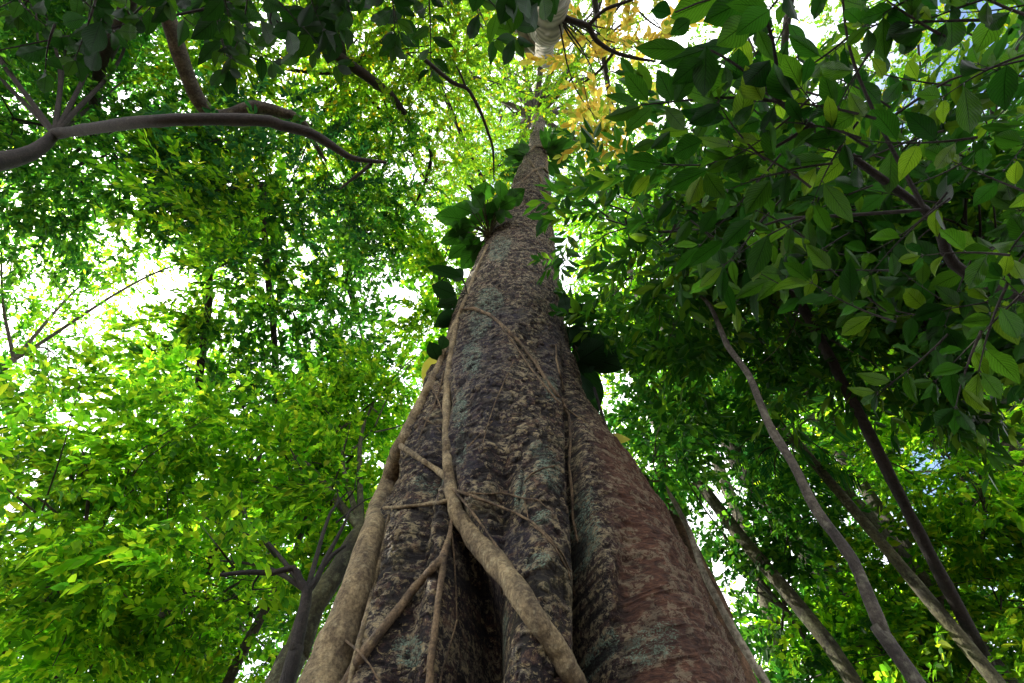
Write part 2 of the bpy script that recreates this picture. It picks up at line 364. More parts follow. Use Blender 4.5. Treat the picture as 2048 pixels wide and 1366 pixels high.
for a in [(1090, 950, 42, 60), (1070, 910, 30, 25), (1105, 985, 30, 20), (1175, 1010, 22, 55), (1185, 1070, 20, 60), (850, 965, 30, 28), (880, 955, 24, 16), (1075, 1150, 35, 30), (1080, 1060, 30, 20),
          (1290, 1300, 55, 60), (1220, 1270, 40, 40), (960, 640, 40, 60), (950, 720, 30, 60), (925, 820, 30, 60), (980, 600, 40, 40), (930, 900, 20, 60), (810, 1290, 50, 50), (1000, 1230, 26, 60), (1100, 780, 22, 40),
          (1040, 990, 18, 60), (960, 1260, 22, 60), (1000, 500, 40, 40)]:
    lich = np.maximum(lich, patch(*a) * (.9))
lich *= front
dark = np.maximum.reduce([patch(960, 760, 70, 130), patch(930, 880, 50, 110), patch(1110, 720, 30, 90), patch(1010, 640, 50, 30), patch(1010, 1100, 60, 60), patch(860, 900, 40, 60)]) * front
gt = empty('giant_tree', (float(c[0]), TY, 0))
tag(gt, 'giant rainforest tree with a massive buttressed flaking trunk entwined by vines', 'tree')
me = mesh_np('trunk', V, F, 4, attrs={'red': red, 'lichen': lich, 'purple_tone': dark, 'plate': pl, 'pit': np.maximum(pit, crack) * (1 - .6 * red), 'wr': wr})

m, t, N, Lk = M('giant_bark'); tc = N.new('ShaderNodeTexCoord')
def attr(nm): a = N.new('ShaderNodeAttribute'); a.attribute_name = nm; return a.outputs['Fac']
def noise(sc, det=8, rg=.6, zs=1., dist=0.):
    mp = N.new('ShaderNodeMapping'); mp.inputs['Scale'].default_value = (1, 1, zs); Lk.new(tc.outputs['Object'], mp.inputs[0])
    a = N.new('ShaderNodeTexNoise'); a.inputs['Scale'].default_value = sc; a.inputs['Detail'].default_value = det
    a.inputs['Roughness'].default_value = rg; a.inputs['Distortion'].default_value = dist; Lk.new(mp.outputs[0], a.inputs['Vector']); return a.outputs['Fac']
n1 = noise(12, 10, .82, 1.2, .6); n2 = noise(26, 9, .80, 1.25, .6); n3 = noise(2.2, 6, .65); n4 = noise(20, 8, .75, 3.0, .8); n5 = noise(95, 5, .75)
base = ramp(N, [(.43, (.002, .0015, .003)), (.51, (.017, .009, .011)), (.57, (.070, .036, .027)), (.68, (.25, .16, .085))]); Lk.new(n1, base.inputs[0])
redc = ramp(N, [(.36, (.030, .011, .007)), (.5, (.095, .038, .021)), (.66, (.22, .105, .06))]); Lk.new(n4, redc.inputs[0])
cb = mixc(N, Lk, attr('red'), base.outputs[0], redc.outputs[0])
# pale flaked plates
fp = mathn(N, Lk, 'MULTIPLY', attr('plate'), mathn(N, Lk, 'MULTIPLY', mathn(N, Lk, 'GREATER_THAN', n2, .5), .45))
cb = mixc(N, Lk, fp, cb, (.40, .34, .22))
# speckle of yellow-olive lichen
sp = ramp(N, [(.54, (0, 0, 0)), (.58, (.9, .9, .9))]); Lk.new(n2, sp.inputs[0])
spm = mathn(N, Lk, 'MULTIPLY', sp.outputs[0], mathn(N, Lk, 'SUBTRACT', .75, attr('red')), clamp=True)
sz = N.new('ShaderNodeSeparateXYZ'); Lk.new(tc.outputs['Object'], sz.inputs[0])
hf = N.new('ShaderNodeMapRange'); hf.inputs[1].default_value = 4.5; hf.inputs[2].default_value = 10; hf.inputs[3].default_value = 1.0; hf.inputs[4].default_value = .45
Lk.new(sz.outputs[2], hf.inputs[0]); spm = mathn(N, Lk, 'MULTIPLY', spm, hf.outputs[0])
cb = mixc(N, Lk, spm, cb, (.46, .36, .18))
# darker purple-blue patches on the bark
st = mathn(N, Lk, 'MULTIPLY', attr('purple_tone'), mathn(N, Lk, 'MULTIPLY', n3, 1.3), clamp=True)
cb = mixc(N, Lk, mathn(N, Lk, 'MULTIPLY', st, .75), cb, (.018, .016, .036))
# moss tint in broad clouds
ms = ramp(N, [(.55, (0, 0, 0)), (.70, (.45, .45, .45))]); Lk.new(n3, ms.inputs[0])
cb = mixc(N, Lk, mathn(N, Lk, 'MULTIPLY', ms.outputs[0], mathn(N, Lk, 'SUBTRACT', 1.0, attr('red')), clamp=True), cb, (.085, .085, .022))
# blue-green crust lichen in patches
lm = mathn(N, Lk, 'ADD', mathn(N, Lk, 'MULTIPLY', attr('lichen'), .30), mathn(N, Lk, 'ADD', mathn(N, Lk, 'MULTIPLY', n5, .40), mathn(N, Lk, 'MULTIPLY', n4, .65)))
lr = ramp(N, [(.785, (0, 0, 0)), (.83, (.8, .8, .8))]); Lk.new(lm, lr.inputs[0])
lc = ramp(N, [(.42, (.025, .060, .040)), (.60, (.27, .38, .28))]); Lk.new(n5, lc.inputs[0])
cb = mixc(N, Lk, lr.outputs[0], cb, lc.outputs[0])
cb = mixc(N, Lk, mathn(N, Lk, 'MULTIPLY', attr('pit'), .85), cb, (.006, .004, .005))
p = N.new('ShaderNodeBsdfPrincipled'); Lk.new(cb, p.inputs['Base Color']); p.inputs['Roughness'].default_value = .75
p.inputs['Specular IOR Level'].default_value = .3
hh = mathn(N, Lk, 'ADD', mathn(N, Lk, 'MULTIPLY', n2, .7), mathn(N, Lk, 'ADD', n4, mathn(N, Lk, 'MULTIPLY', n5, .35)))
b = N.new('ShaderNodeBump'); b.inputs['Strength'].default_value = 1.0; b.inputs['Distance'].default_value = .045
Lk.new(hh, b.inputs['Height']); Lk.new(b.outputs[0], p.inputs['Normal'])
ou = N.new('ShaderNodeOutputMaterial'); Lk.new(p.outputs[0], ou.inputs[0])
giant_bark = m
trunk = link('trunk', me, giant_bark, gt)
# ray target for things that grow on the bark (coarse copy of the surface)
s_t, s_z = 4, 4
Vg = V.reshape(nzr, nth, 3)[::s_z, ::s_t]; a, b_ = Vg.shape[:2]; ii = np.arange(a - 1)[:, None] * b_; jj = np.arange(b_)[None]; k2 = (jj + 1) % b_
Fg = np.stack([ii + jj, ii + k2, ii + b_ + k2, ii + b_ + jj], -1).reshape(-1, 4)
BV = BVHTree.FromPolygons([tuple(v) for v in Vg.reshape(-1, 3).tolist()], [tuple(f) for f in Fg.tolist()])
def on_trunk(x, y, lift=0.):
    d = ray(x, y); hit = BV.ray_cast(CAMLOC, d)
    if hit[0] is not None: return hit[0] - d * lift
    q = aty(x, y, TY); q2 = BV.find_nearest(q)
    if (q - q2[0]).length < .6: return q - d * lift
    return q

# ------------------------------------------------------------------ vines and roots on the trunk
def vine(name, label, strands, mat, group=None, step=.05, lift=.7, cat='vine'):
    """strands: lists of (px, py, width px); the width becomes metres at the bark's own distance"""
    root = None
    for s, st in enumerate(strands):
        pts, rad = [], []
        for i in range(len(st)):
            segs = 3 if i < len(st) - 1 else 1
            for q in range(segs):
                t_ = q / 3; a = st[i]; b = st[min(i + 1, len(st) - 1)]
                x, y, wd = [a[k] + (b[k] - a[k]) * t_ for k in range(3)]
                o = on_trunk(x, y); dist_ = (o - CAMLOC).length; r_ = wd / FPX * dist_ / 2 * .96
                pts.append(o - ray(x, y) * (r_ * lift)); rad.append(r_)
        # smooth the depth jitter from the bark
        A = np.array([(p_ - CAMLOC).length for p_ in pts])
        if len(A) > 5:
            B = np.convolve(np.pad(A, 3, mode='edge'), np.ones(7) / 7, mode='valid'); B = np.minimum(A + .012, B) - .016
            pts = [CAMLOC + (p_ - CAMLOC).normalized() * float(b) for p_, b in zip(pts, B)]
        tb = TB(); big = max(rad) > .03
        if big:
            rnd = random.Random(len(label) + s); rad = [r * (1 + rnd.uniform(-.07, .09)) for r in rad]
        tb.tube(pts, rad, 28 if big else 8, .02 if big else step, .12 if big else .2)
        if root is None:
            if len(strands) == 1: root = tb.build(name, mat); root_thing = root
            else:
                root = empty(name, tuple(pts[0])); tb.build('stem', mat, root)
        else: tb.build('side_root', mat, root)
    tag(root, label, cat, group); return root
vine('climbing_vine', 'thickest pale vine running up the left edge of the giant trunk',
     [[(556, 1600, 86), (624, 1420, 72), (644, 1366, 69), (668, 1300, 62), (692, 1240, 57), (718, 1160, 50), (738, 1090, 45), (756, 1030, 40), (778, 970, 36), (795, 915, 33),
       (817, 860, 26), (840, 810, 22), (862, 765, 17), (882, 720, 14), (899, 675, 11), (918, 630, 9), (936, 585, 8), (955, 535, 6), (975, 490, 4)],
      [(560, 1480, 12), (606, 1366, 12), (640, 1285, 11), (672, 1215, 11), (700, 1150, 10), (726, 1090, 8), (748, 1035, 6)],
      [(690, 1420, 10), (706, 1330, 9), (722, 1270, 10), (738, 1210, 8), (752, 1150, 8), (766, 1090, 6), (778, 1030, 5)]], BM['vine'], lift=.35)
vine('climbing_vine', 'straight pale vine up the middle of the trunk swinging to bottom centre, with side roots',
     [[(915, 640, 8), (904, 690, 12), (896, 750, 14), (893, 810, 15), (892, 870, 17), (895, 930, 21), (902, 985, 26), (915, 1030, 32), (945, 1072, 36), (980, 1112, 39),
       (1015, 1155, 41), (1050, 1205, 42), (1085, 1255, 40), (1118, 1305, 38), (1150, 1366, 36), (1180, 1430, 36), (1220, 1560, 36)],
      [(803, 893, 13), (825, 908, 11), (850, 924, 11), (872, 939, 12), (893, 955, 14)],
      [(768, 1016, 7), (800, 1014, 6), (840, 1010, 7), (880, 1005, 8), (900, 1000, 9)],
      [(935, 1060, 9), (929, 1075, 5), (928, 1100, 2)], [(950, 1085, 5), (958, 1120, 2)]], BM['vine'])
vine('forked_root', 'dark forked aerial root parting in two below the middle vine',
     [[(898, 1008, 5), (903, 1040, 6), (899, 1070, 8), (887, 1112, 15), (862, 1140, 14), (830, 1175, 15), (795, 1220, 16), (755, 1270, 18), (715, 1325, 19), (685, 1380, 20)],
      [(887, 1112, 13), (884, 1150, 11), (876, 1200, 11), (870, 1260, 12), (862, 1320, 13), (856, 1400, 14)],
      [(903, 1065, 4), (908, 1110, 3), (912, 1180, 3), (914, 1250, 3)]], BM['root'], cat='root')
vine('hanging_root', 'long thin root arching from the left edge down the right crease of the trunk',
     [[(922, 618, 6), (950, 617, 7), (980, 630, 7), (1010, 655, 7), (1040, 685, 7), (1068, 722, 7), (1098, 768, 8), (1125, 805, 7), (1138, 835, 6), (1141, 880, 6), (1138, 930, 6), (1144, 985, 6), (1146, 1040, 5), (1156, 1085, 4)]], BM['root'], 'thin roots on the giant trunk', cat='root')
vine('hanging_root', 'thin root running beside the arching root on the upper trunk',
     [[(1000, 650, 2), (1030, 690, 3), (1060, 735, 4), (1090, 772, 4), (1118, 806, 4), (1150, 830, 3), (1180, 850, 2)]], BM['root'], 'thin roots on the giant trunk', cat='root')
vine('hanging_root', 'slack root crossing from the middle vine to the right crease below the lichen',
     [[(903, 978, 6), (940, 990, 6), (985, 1008, 6), (1030, 1025, 5), (1065, 1045, 5), (1098, 1075, 5), (1125, 1108, 4), (1142, 1145, 3)]], BM['root'], 'thin roots on the giant trunk', cat='root')
vine('hanging_root', 'taut straight root slanting just above the thick curve of the middle vine',
     [[(908, 980, 5), (935, 1012, 5), (965, 1052, 5), (1000, 1102, 5), (1035, 1150, 5), (1050, 1172, 4)]], BM['root'], 'thin roots on the giant trunk', cat='root')
vine('hanging_root', 'curved rootlet hooped round the column beside the big lichen patch',
     [[(1048, 965, 2), (1062, 948, 4), (1085, 937, 4), (1108, 932, 4), (1128, 930, 3)]], BM['root'], 'thin roots on the giant trunk', cat='root')
vine('hanging_root', 'wavy rootlet lying level under the big lichen patch',
     [[(930, 985, 2), (975, 988, 3), (1005, 986, 3), (1030, 992, 4), (1045, 996, 3), (1075, 1000, 3), (1100, 1020, 2)], [(1048, 998, 3), (1055, 1030, 2), (1060, 1060, 2)]], BM['root'], 'thin roots on the giant trunk', cat='root')
vine('hanging_root', 'hair-thin root slanting from the upper left edge of the bark to the thick left vine',
     [[(888, 742, 3), (880, 775, 3), (868, 810, 3), (850, 850, 3), (836, 880, 2)]], BM['root'], 'thin roots on the giant trunk', cat='root')
vine('hanging_root', 'hair-thin root slanting down across the dark middle of the bark',
     [[(1028, 720, 2), (1010, 760, 2.5), (992, 800, 2.5), (975, 850, 2.5), (965, 890, 2)]], BM['root'], 'thin roots on the giant trunk', cat='root')
vine('hanging_root', 'short crooked root inside the right crease of the upper trunk',
     [[(1112, 690, 3), (1113, 720, 5), (1120, 750, 4), (1128, 780, 3)]], BM['root'], 'thin roots on the giant trunk', cat='root')
vine('hanging_root', 'thin root strung across the foot of the thick left vine',
     [[(650, 1278, 4), (668, 1268, 5), (690, 1280, 4), (715, 1300, 4), (740, 1330, 3), (760, 1366, 3)]], BM['root'], 'thin roots on the giant trunk', lift=14, cat='root')
vine('hanging_root', 'thin root standing in the black hollow at the foot of the trunk',
     [[(914, 1240, 3), (900, 1290, 4), (885, 1340, 4), (875, 1390, 4)]], BM['root'], 'thin roots on the giant trunk', cat='root')
vine('hanging_root', 'faint crossing rootlets on the bark above the crossbar of the left vine',
     [[(845, 835, 3), (870, 850, 3), (885, 868, 3)], [(862, 770, 3), (876, 800, 3), (890, 838, 3)], [(930, 900, 2.5), (960, 868, 2.5), (985, 842, 2.5)]], BM['root'], 'thin roots on the giant trunk', cat='root')
vine('hanging_root', 'short rootlets dangling from the thick curve of the middle vine',
     [[(926, 1040, 4), (927, 1075, 3), (925, 1105, 2)], [(955, 1080, 4), (957, 1112, 3), (961, 1140, 2)], [(1000, 1135, 4), (1003, 1165, 3), (1002, 1190, 2)]], BM['root'], 'thin roots on the giant trunk', cat='root', lift=3)
vine('hanging_root', 'long thin root bowing over the lower middle of the red buttress crease',
     [[(1060, 1048, 3), (1085, 1065, 4), (1110, 1095, 4), (1135, 1140, 4), (1150, 1190, 3)]], BM['root'], 'thin roots on the giant trunk', cat='root')
vine('twining_vine', 'pale vines twined round the upper trunk under the fern',
     [[(1030, 382, 4), (1048, 360, 5), (1066, 342, 5), (1085, 335, 5), (1096, 345, 4)], [(1060, 322, 4), (1075, 345, 4), (1088, 372, 5), (1098, 395, 4)],
      [(1060, 306, 4), (1070, 293, 5), (1082, 292, 5), (1091, 300, 4)], [(1092, 296, 6), (1092, 320, 6), (1093, 345, 5)], [(1020, 420, 3), (1045, 408, 3), (1075, 405, 3), (1100, 415, 3)]], BM['root'], lift=.9)

# ------------------------------------------------------------------ leaves
def leaf_shape(nu=5, nv=11, width=.36, fold=.18, curl=.15, tip=.12, wave=0., base=.0):
    """a blade along +Y from (0,0,0) to y=1, returned as verts, quads, uv"""
    v = np.linspace(0, 1, nv); prof_ = (np.sin(math.pi * np.clip(v, 0, 1) ** .92)) ** .95 * (1 - tip * v) + base * (1 - v)
    prof_[0] = max(prof_[0], .02); prof_[-1] = .01
    u = np.linspace(-1, 1, nu); U, Vv = np.meshgrid(u, v)
    x = U * prof_[:, None] * width / 2
    z = np.abs(U) * prof_[:, None] * width / 2 * fold - curl * Vv ** 2 + wave * np.sin(Vv * 19) * np.abs(U) * .04
    P_ = np.stack([x, Vv - .12 * curl * Vv ** 2, z], -1).reshape(-1, 3)
    a, b = nv, nu; i = np.arange(a - 1)[:, None] * b; j = np.arange(b - 1)[None]
    F_ = np.stack([i + j, i + j + 1, i + b + j + 1, i + b + j], -1).reshape(-1, 4)
    return P_, F_, np.stack([(U + 1) / 2, Vv], -1).reshape(-1, 2)
def hexleaf(width=.42, fold=.25, curl=.12):
    P_ = np.array([(0, 0, 0), (-.38 * width, .30, fold * .38 * width), (-.40 * width, .62, fold * .4 * width - curl * .4), (0, 1, -curl),
                   (.40 * width, .62, fold * .4 * width - curl * .4), (.38 * width, .30, fold * .38 * width), ])
    F_ = np.array([(0, 3, 2, 1), (0, 5, 4, 3)]); return P_, F_
def rotz(a): c_, s_ = math.cos(a), math.sin(a); return np.array([[c_, -s_, 0], [s_, c_, 0], [0, 0, 1]])
def rotx(a): c_, s_ = math.cos(a), math.sin(a); return np.array([[1, 0, 0], [0, c_, -s_], [0, s_, c_]])
def roty(a): c_, s_ = math.cos(a), math.sin(a); return np.array([[c_, 0, s_], [0, 1, 0], [-s_, 0, c_]])
def sprig(seed, n=14, L_=1.0, leaf=.2, width=.42, droop=.25, whorl=False, spread=1.0):
    """a twig along +Y carrying leaves; metres when leaf is metres"""
    r = random.Random(seed); Vs, Fs = [], []; k = 0
    for i in range(n):
        t = (i + .6) / n; side = 1 if i % 2 else -1
        P_, F_ = hexleaf(width * r.uniform(.85, 1.15), r.uniform(.1, .5), r.uniform(0, .25))
        P_ = P_ * leaf * r.uniform(.5, 1.25)
        if whorl: a = r.uniform(-2.6, 2.6); pos = np.array([0, L_ * r.uniform(.75, 1), 0])
        else: a = side * r.uniform(.5, 1.25) * spread * (1 - .6 * t); pos = np.array([0, L_ * t, -droop * L_ * t * t])
        Rm = rotz(-a) @ rotx(r.uniform(-.7, .25)) @ roty(r.uniform(-.7, .7))
        Vs.append(P_ @ Rm.T + pos + np.array([r.uniform(-.03, .03), 0, r.uniform(-.05, .05)]) * L_); Fs.append(F_ + k); k += len(P_)
    return np.concatenate(Vs), np.concatenate(Fs)

GAPS = []          # openings of the canopy where the photo shows sky: (px, py, rx, ry, strength)
def gapprob(x, y):
    g = np.zeros(len(x))
    for a in GAPS:
        d = ((x - a[0]) / a[2]) ** 2 + ((y - a[1]) / a[3]) ** 2
        g = np.maximum(g, a[4] * np.clip(1.6 - d, 0, 1))
    return g
def sprig_field(blobs, templates, scale=(.8, 1.25), gaps=True, tiltmax=.9, patchy=1.0):
    """blobs: (centre, radii, n). Returns verts, faces, positions"""
    Vs, Fs, PP = [], [], []; k = 0
    for (cen, rad, n) in blobs:
        n = int(n); u = rng.normal(size=(n, 3)); u /= np.linalg.norm(u, axis=1)[:, None]; rr = rng.random(n) ** .45
        pos = np.array(cen) + u * rr[:, None] * np.array(rad)
        lump = vnoise(pos * 1.1 + 5) + .6 * vnoise(pos * 2.6)
        keep = rng.random(n) < np.clip(.72 + patchy * 1.1 * lump, .04, 1)
        if gaps:
            x, y, _ = project(pos); keep &= rng.random(n) > gapprob(x, y)
        d_ = np.linalg.norm(pos - np.array(CAMLOC), axis=1); keep &= d_ > 1.2; keep &= pos[:, 2] > .4
        qx, qy, _ = project(pos); ly = np.array(left_px, float)[::-1]; ry = np.array(right_px, float)[::-1]
        m_ = 30 / np.maximum(d_, 3) * 4
        keep &= ~((qx > np.interp(qy, ly[:, 1], ly[:, 0]) - m_) & (qx < np.interp(qy, ry[:, 1], ry[:, 0]) + m_) & (qy > 225) & (pos[:, 1] < TY + .5))
        # keep off the giant trunk
        hx = np.interp(pos[:, 2], zr, c); hw = np.interp(pos[:, 2], zr, h)
        keep &= ~((np.abs(pos[:, 0] - hx) < hw + .05) & (np.abs(pos[:, 1] - TY) < hw + .1))
        pos = pos[keep]; u = u[keep]; n = len(pos)
        if n == 0: continue
        PP.append(pos)
        az = np.arctan2(-u[:, 0], u[:, 1]) + rng.normal(0, .8, n); ti = rng.normal(-.15, tiltmax * .5, n); rl = rng.normal(0, tiltmax * .55, n)
        sc = rng.uniform(*scale, n); ca, sa, ct, st, cl, sl = np.cos(az), np.sin(az), np.cos(ti), np.sin(ti), np.cos(rl), np.sin(rl)
        o, l = np.zeros(n), np.ones(n)
        Rz = np.stack([ca, -sa, o, sa, ca, o, o, o, l], -1).reshape(-1, 3, 3); Rx = np.stack([l, o, o, o, ct, -st, o, st, ct], -1).reshape(-1, 3, 3)
        Ry = np.stack([cl, o, sl, o, l, o, -sl, o, cl], -1).reshape(-1, 3, 3); Rm = Rz @ Rx @ Ry * sc[:, None, None]
        which = rng.integers(0, len(templates), n)
        for q, (tv, tf) in enumerate(templates):
            idx = np.where(which == q)[0]
            if not len(idx): continue
            W = np.einsum('nij,mj->nmi', Rm[idx], tv) + pos[idx][:, None]
            Vs.append(W.reshape(-1, 3)); Fs.append((tf[None] + (np.arange(len(idx)) * len(tv))[:, None, None] + k).reshape(-1, 4)); k += W.shape[0] * W.shape[1]
    return np.concatenate(Vs), np.concatenate(Fs), np.concatenate(PP)
TPL = {
 'fine': [sprig(10 + i, 20, .55, .125, .60) for i in range(5)],
 'mid':  [sprig(20 + i, 20, .60, .15, .58) for i in range(5)],
 'blue': [sprig(30 + i, 18, .60, .17, .56) for i in range(5)],
 'bright': [sprig(40 + i, 20, .48, .12, .60) for i in range(5)],
 'dark': [sprig(50 + i, 14, .55, .20, .42, spread=1.1) for i in range(6)],
 'far':  [sprig(60 + i, 16, 1.0, .24, .5) for i in range(4)],
}
GAPS += [(822, 338, 42, 24, .97), (785, 592, 54, 40, 1), (825, 585, 10, 10, .6), (790, 330, 70, 14, .5), (545, 688, 44, 24, 1), (640, 660, 25, 40, .8), (790, 690, 14, 30, .9), (730, 560, 30, 30, .6),
         (1440, 925, 38, 58, 1), (1410, 1005, 42, 34, .95), (1470, 1000, 26, 26, .6), (1112, 500, 14, 40, 1), (1130, 560, 16, 22, .9), (1235, 765, 26, 26, .85), (850, 420, 20, 40, .5),
         (1260, 30, 95, 55, .85), (1160, 200, 60, 60, .3), (1330, 60, 40, 60, .9), (1390, 10, 60, 30, .7), (1510, 70, 26, 16, 1), (1100, 160, 60, 70, .25), (830, 20, 10, 14, .8), (720, 120, 18, 10, .6),
         (740, 60, 60, 40, .2), (850, 360, 16, 14, .7), (520, 330, 30, 30, .5), (600, 330, 60, 18, .4), (1070, 245, 12, 10, .8), (520, 800, 20, 40, .5), (665, 1000, 10, 10, .7), (650, 1215, 12, 18, .9), (1200, 165, 25, 30, .6),
         (330, 560, 60, 40, .9), (180, 820, 50, 40, .8), (1700, 620, 50, 40, .8), (1850, 900, 60, 50, .8), (1660, 980, 40, 40, .7), (1800, 260, 60, 40, .8), (240, 200, 50, 40, .7), (80, 1050, 40, 40, .7)]

def crown_branches(tb, top, blobs, rad, r, twigs=6, P=None):
    """limbs from the trunk top to each leaf mass, then twigs into it"""
    top = np.array(top, float)
    for (cen, rd, n) in blobs:
        cen = np.array(cen, float); d = cen - top; L_ = np.linalg.norm(d) + 1e-3
        mid_ = top + d * .5 + np.array([r.uniform(-.1, .1), r.uniform(-.1, .1), r.uniform(-.02, .12)]) * L_
        tb.tube([top, mid_, cen], [rad * .6, rad * .38, rad * .16], 6, .35)
        for q in range(twigs):
            e = cen + np.array([r.gauss(0, .5), r.gauss(0, .5), r.gauss(0, .45)]) * np.array(rd)
            s = top + d * r.uniform(.45, .95)
            m_ = (s + e) / 2 + np.array([r.uniform(-.2, .2) for _ in range(3)])
            tb.tube([s, m_, e], [rad * .16 + .006, rad * .10 + .004, .004], 4, .35)
def make_tree(name, label, leafkind, tplkind, blobs, trunk_pts=None, trunk_rad=None, bark='grey', group=None, extra=None, patchy=1., twigs=6, cat='tree', scale=(.8, 1.25), gaps=True):
    cens = np.array([b[0] for b in blobs]); mn = cens.mean(0); r = random.Random(int(abs(mn[0] * 100)) + len(blobs))
    if trunk_pts is None:
        low = cens[:, 2].min(); tz = (low + mn[2]) / 2
        lx, ly = mn[0] + r.uniform(-1, 1), mn[1] + r.uniform(-1, 1); hd_ = math.hypot(lx, ly); far_ = max(hd_, 8.5) / hd_; lx *= far_; ly *= far_
        trunk_pts = [(lx, ly, -.3), (lx + r.uniform(-.2, .2), ly + r.uniform(-.2, .2), tz * .35), (mn[0] * .4 + lx * .6, mn[1] * .4 + ly * .6, tz * .7), (mn[0], mn[1], tz)]
        r0 = trunk_rad or max(.08, tz * .011); trunk_rad = [r0 * 1.25, r0, r0 * .85, r0 * .6]
    root = empty(name, tuple(trunk_pts[0])); tag(root, label, cat, group)
    sp_, sr_ = smooth_path([tuple(p) for p in trunk_pts], trunk_rad, .7); off = vnoise(sp_ * .55 + 3)[:, None] * [1, 0, 0] + vnoise(sp_ * .55 + 40)[:, None] * [0, 1, 0]
    sp_ = sp_ + off * (np.clip(sr_, .03, .2) * 1.1)[:, None] * np.clip(np.arange(len(sp_)) / 3, 0, 1)[:, None]; sp_[-1] = trunk_pts[-1]
    tb = TB(); tb.tube(list(sp_), list(sr_), 18, .12, .13); tb.build('trunk', BM[bark], root)
    tb = TB(); crown_branches(tb, trunk_pts[-1], blobs, trunk_rad[-1], r, twigs); tb.build('branches', BM[bark if bark != 'pale' else 'grey'], root)
    for e in (extra or []):
        tb = TB(); tb.tube(e[0], e[1], 12, .1, .10); tb.build('limb', BM[e[2] if len(e) > 2 else bark], root)
    V_, F_, P_ = sprig_field(blobs, TPL[tplkind], scale, gaps, patchy=patchy)
    link('crown', mesh_np('crown', V_, F_, 4, smooth=False), LM[leafkind], root)
    return root
def B(px_, py_, rg, rad, n, flat=.75):
    p_ = at(px_, py_, rg); return ((p_.x, p_.y, max(p_.z, 1.2)), (rad, rad, rad * flat), n)
def down(p, dx=0, dy=0):  return (p[0] + dx, p[1] + dy, -.3)
def px_trunk(pl, hd, rads):
    """trunk drawn along pixels at one horizontal distance, carried on straight down to the ground. Low end first."""
    pts = [tuple(ath(x, y, hd)) for x, y in pl]; a = np.array(pts[0]); b = np.array(pts[1]); d = (b - a) / max(.2, (b - a)[2])
    g = a - d * (a[2] + .3) * .5; g[2] = -.3
    return [tuple(g)] + pts, [rads[0] * 1.25] + list(rads)

# ------------------------------------------------------------------ trees
def grid_blobs(x0, x1, y0, y1, step, rg, rad, n, seed, flat=.7, skip=None):
    r = random.Random(seed); o = []
    y = y0
    while y <= y1:
        x = x0 + (step / 2 if int((y - y0) / step) % 2 else 0)
        while x <= x1:
            a, b = x + r.uniform(-.3, .3) * step, y + r.uniform(-.3, .3) * step
            if not (skip and skip(a, b)):
                g = r.uniform(*rg); o.append(B(a, b, g, rad * r.uniform(.8, 1.25), n, flat))
            x += step
        y += step
    return o
def cluster(blobs, k, seed):
    pts = np.array([b[0] for b in blobs]); r = np.random.default_rng(seed); cen = pts[r.choice(len(pts), k, replace=False)][:, :2]
    for _ in range(12):
        l = np.argmin(((pts[:, None, :2] - cen[None]) ** 2).sum(-1), 1)
        for q in range(k):
            if (l == q).any(): cen[q] = pts[l == q][:, :2].mean(0)
    return [[b for b, q in zip(blobs, l) if q == z] for z in range(k) if (l == z).any()]

# the giant's own crown, high over the trunk
top = np.array([c[-1], TY, ZTOP])
gb = grid_blobs(930, 1290, -60, 330, 95, (29, 36), 2.5, 270, 1, .5)
tb = TB(); tb.tube([(c[-1], TY, ZTOP - .6), (c[-1] + .1, TY + .1, ZTOP + 1.8), (c[-1] + .1, TY, ZTOP + 4)], [h[-1] * 1.0, h[-1] * .85, h[-1] * .6], 16, .3, .05)
crown_branches(tb, (c[-1], TY, ZTOP + 1.5), gb, .30, random.Random(5), 5); tb.build('branches', BM['grey'], gt)
V_, F_, P_ = sprig_field(gb, TPL['fine'], (.8, 1.3)); link('crown', mesh_np('crown', V_, F_, 4, smooth=False), LM['fine'], gt)

# pale tree rising behind the camera, its ringed stem seen at the top of the photo
pt = [at(1083, 112, 21), at(1084, 80, 16.5), at(1088, 40, 13.2), at(1094, -10, 11), at(1102, -90, 8)]
pts = [(.9, -2.6, -.3), (.85, -2.4, 3.5)] + [tuple(p_) for p_ in reversed(pt)]
make_tree('canopy_tree', 'pale ringed stem overhead at the top of the photo', 'fine', 'fine',
          grid_blobs(860, 1240, -420, -60, 120, (17, 24), 2.2, 110, 4), pts, [.42, .38, .36, .34, .32, .30, .28], 'ringed', twigs=3)

# forked mossy tree at lower left
tp, tr = px_trunk([(545, 1400), (598, 1300), (632, 1215), (668, 1168), (700, 1115), (722, 1060)], 5.2, [.135, .13, .125, .115, .095, .08])
make_tree('forked_tree', 'mossy grey-green leaning trunk in the lower left corner beside the thick vine', 'bright', 'bright',
          [B(640, 980, 8.5, 1.3, 150), B(560, 900, 9, 1.3, 170), B(700, 860, 9.5, 1.2, 150), B(760, 780, 10, 1.1, 120)], tp, tr, 'moss')
tp, tr = px_trunk([(560, 1400), (588, 1300), (602, 1235), (614, 1182)], 4.6, [.06, .055, .05, .045])
ex = lambda pl, hd, rr: ([tuple(ath(x, y, hd)) for x, y in pl], rr)
make_tree('slender_tree', 'slim near-black stem forking against bright leaves in the lower left', 'bright', 'bright',
          [B(500, 1060, 6.8, .6, 30), B(700, 980, 7, .5, 24), B(420, 1120, 6.6, .8, 60)], tp, tr, 'dark',
          extra=[ex([(614, 1182), (600, 1160), (586, 1136), (545, 1146), (500, 1144), (440, 1150)], 4.6, [.04, .032, .03, .026, .022, .015]),
                 ex([(614, 1182), (632, 1160), (650, 1120), (672, 1080), (690, 1045), (702, 1015)], 4.6, [.035, .03, .025, .02, .016, .008]),
                 ex([(640, 1140), (665, 1110), (690, 1092)], 4.6, [.025, .022, .016])], twigs=3)

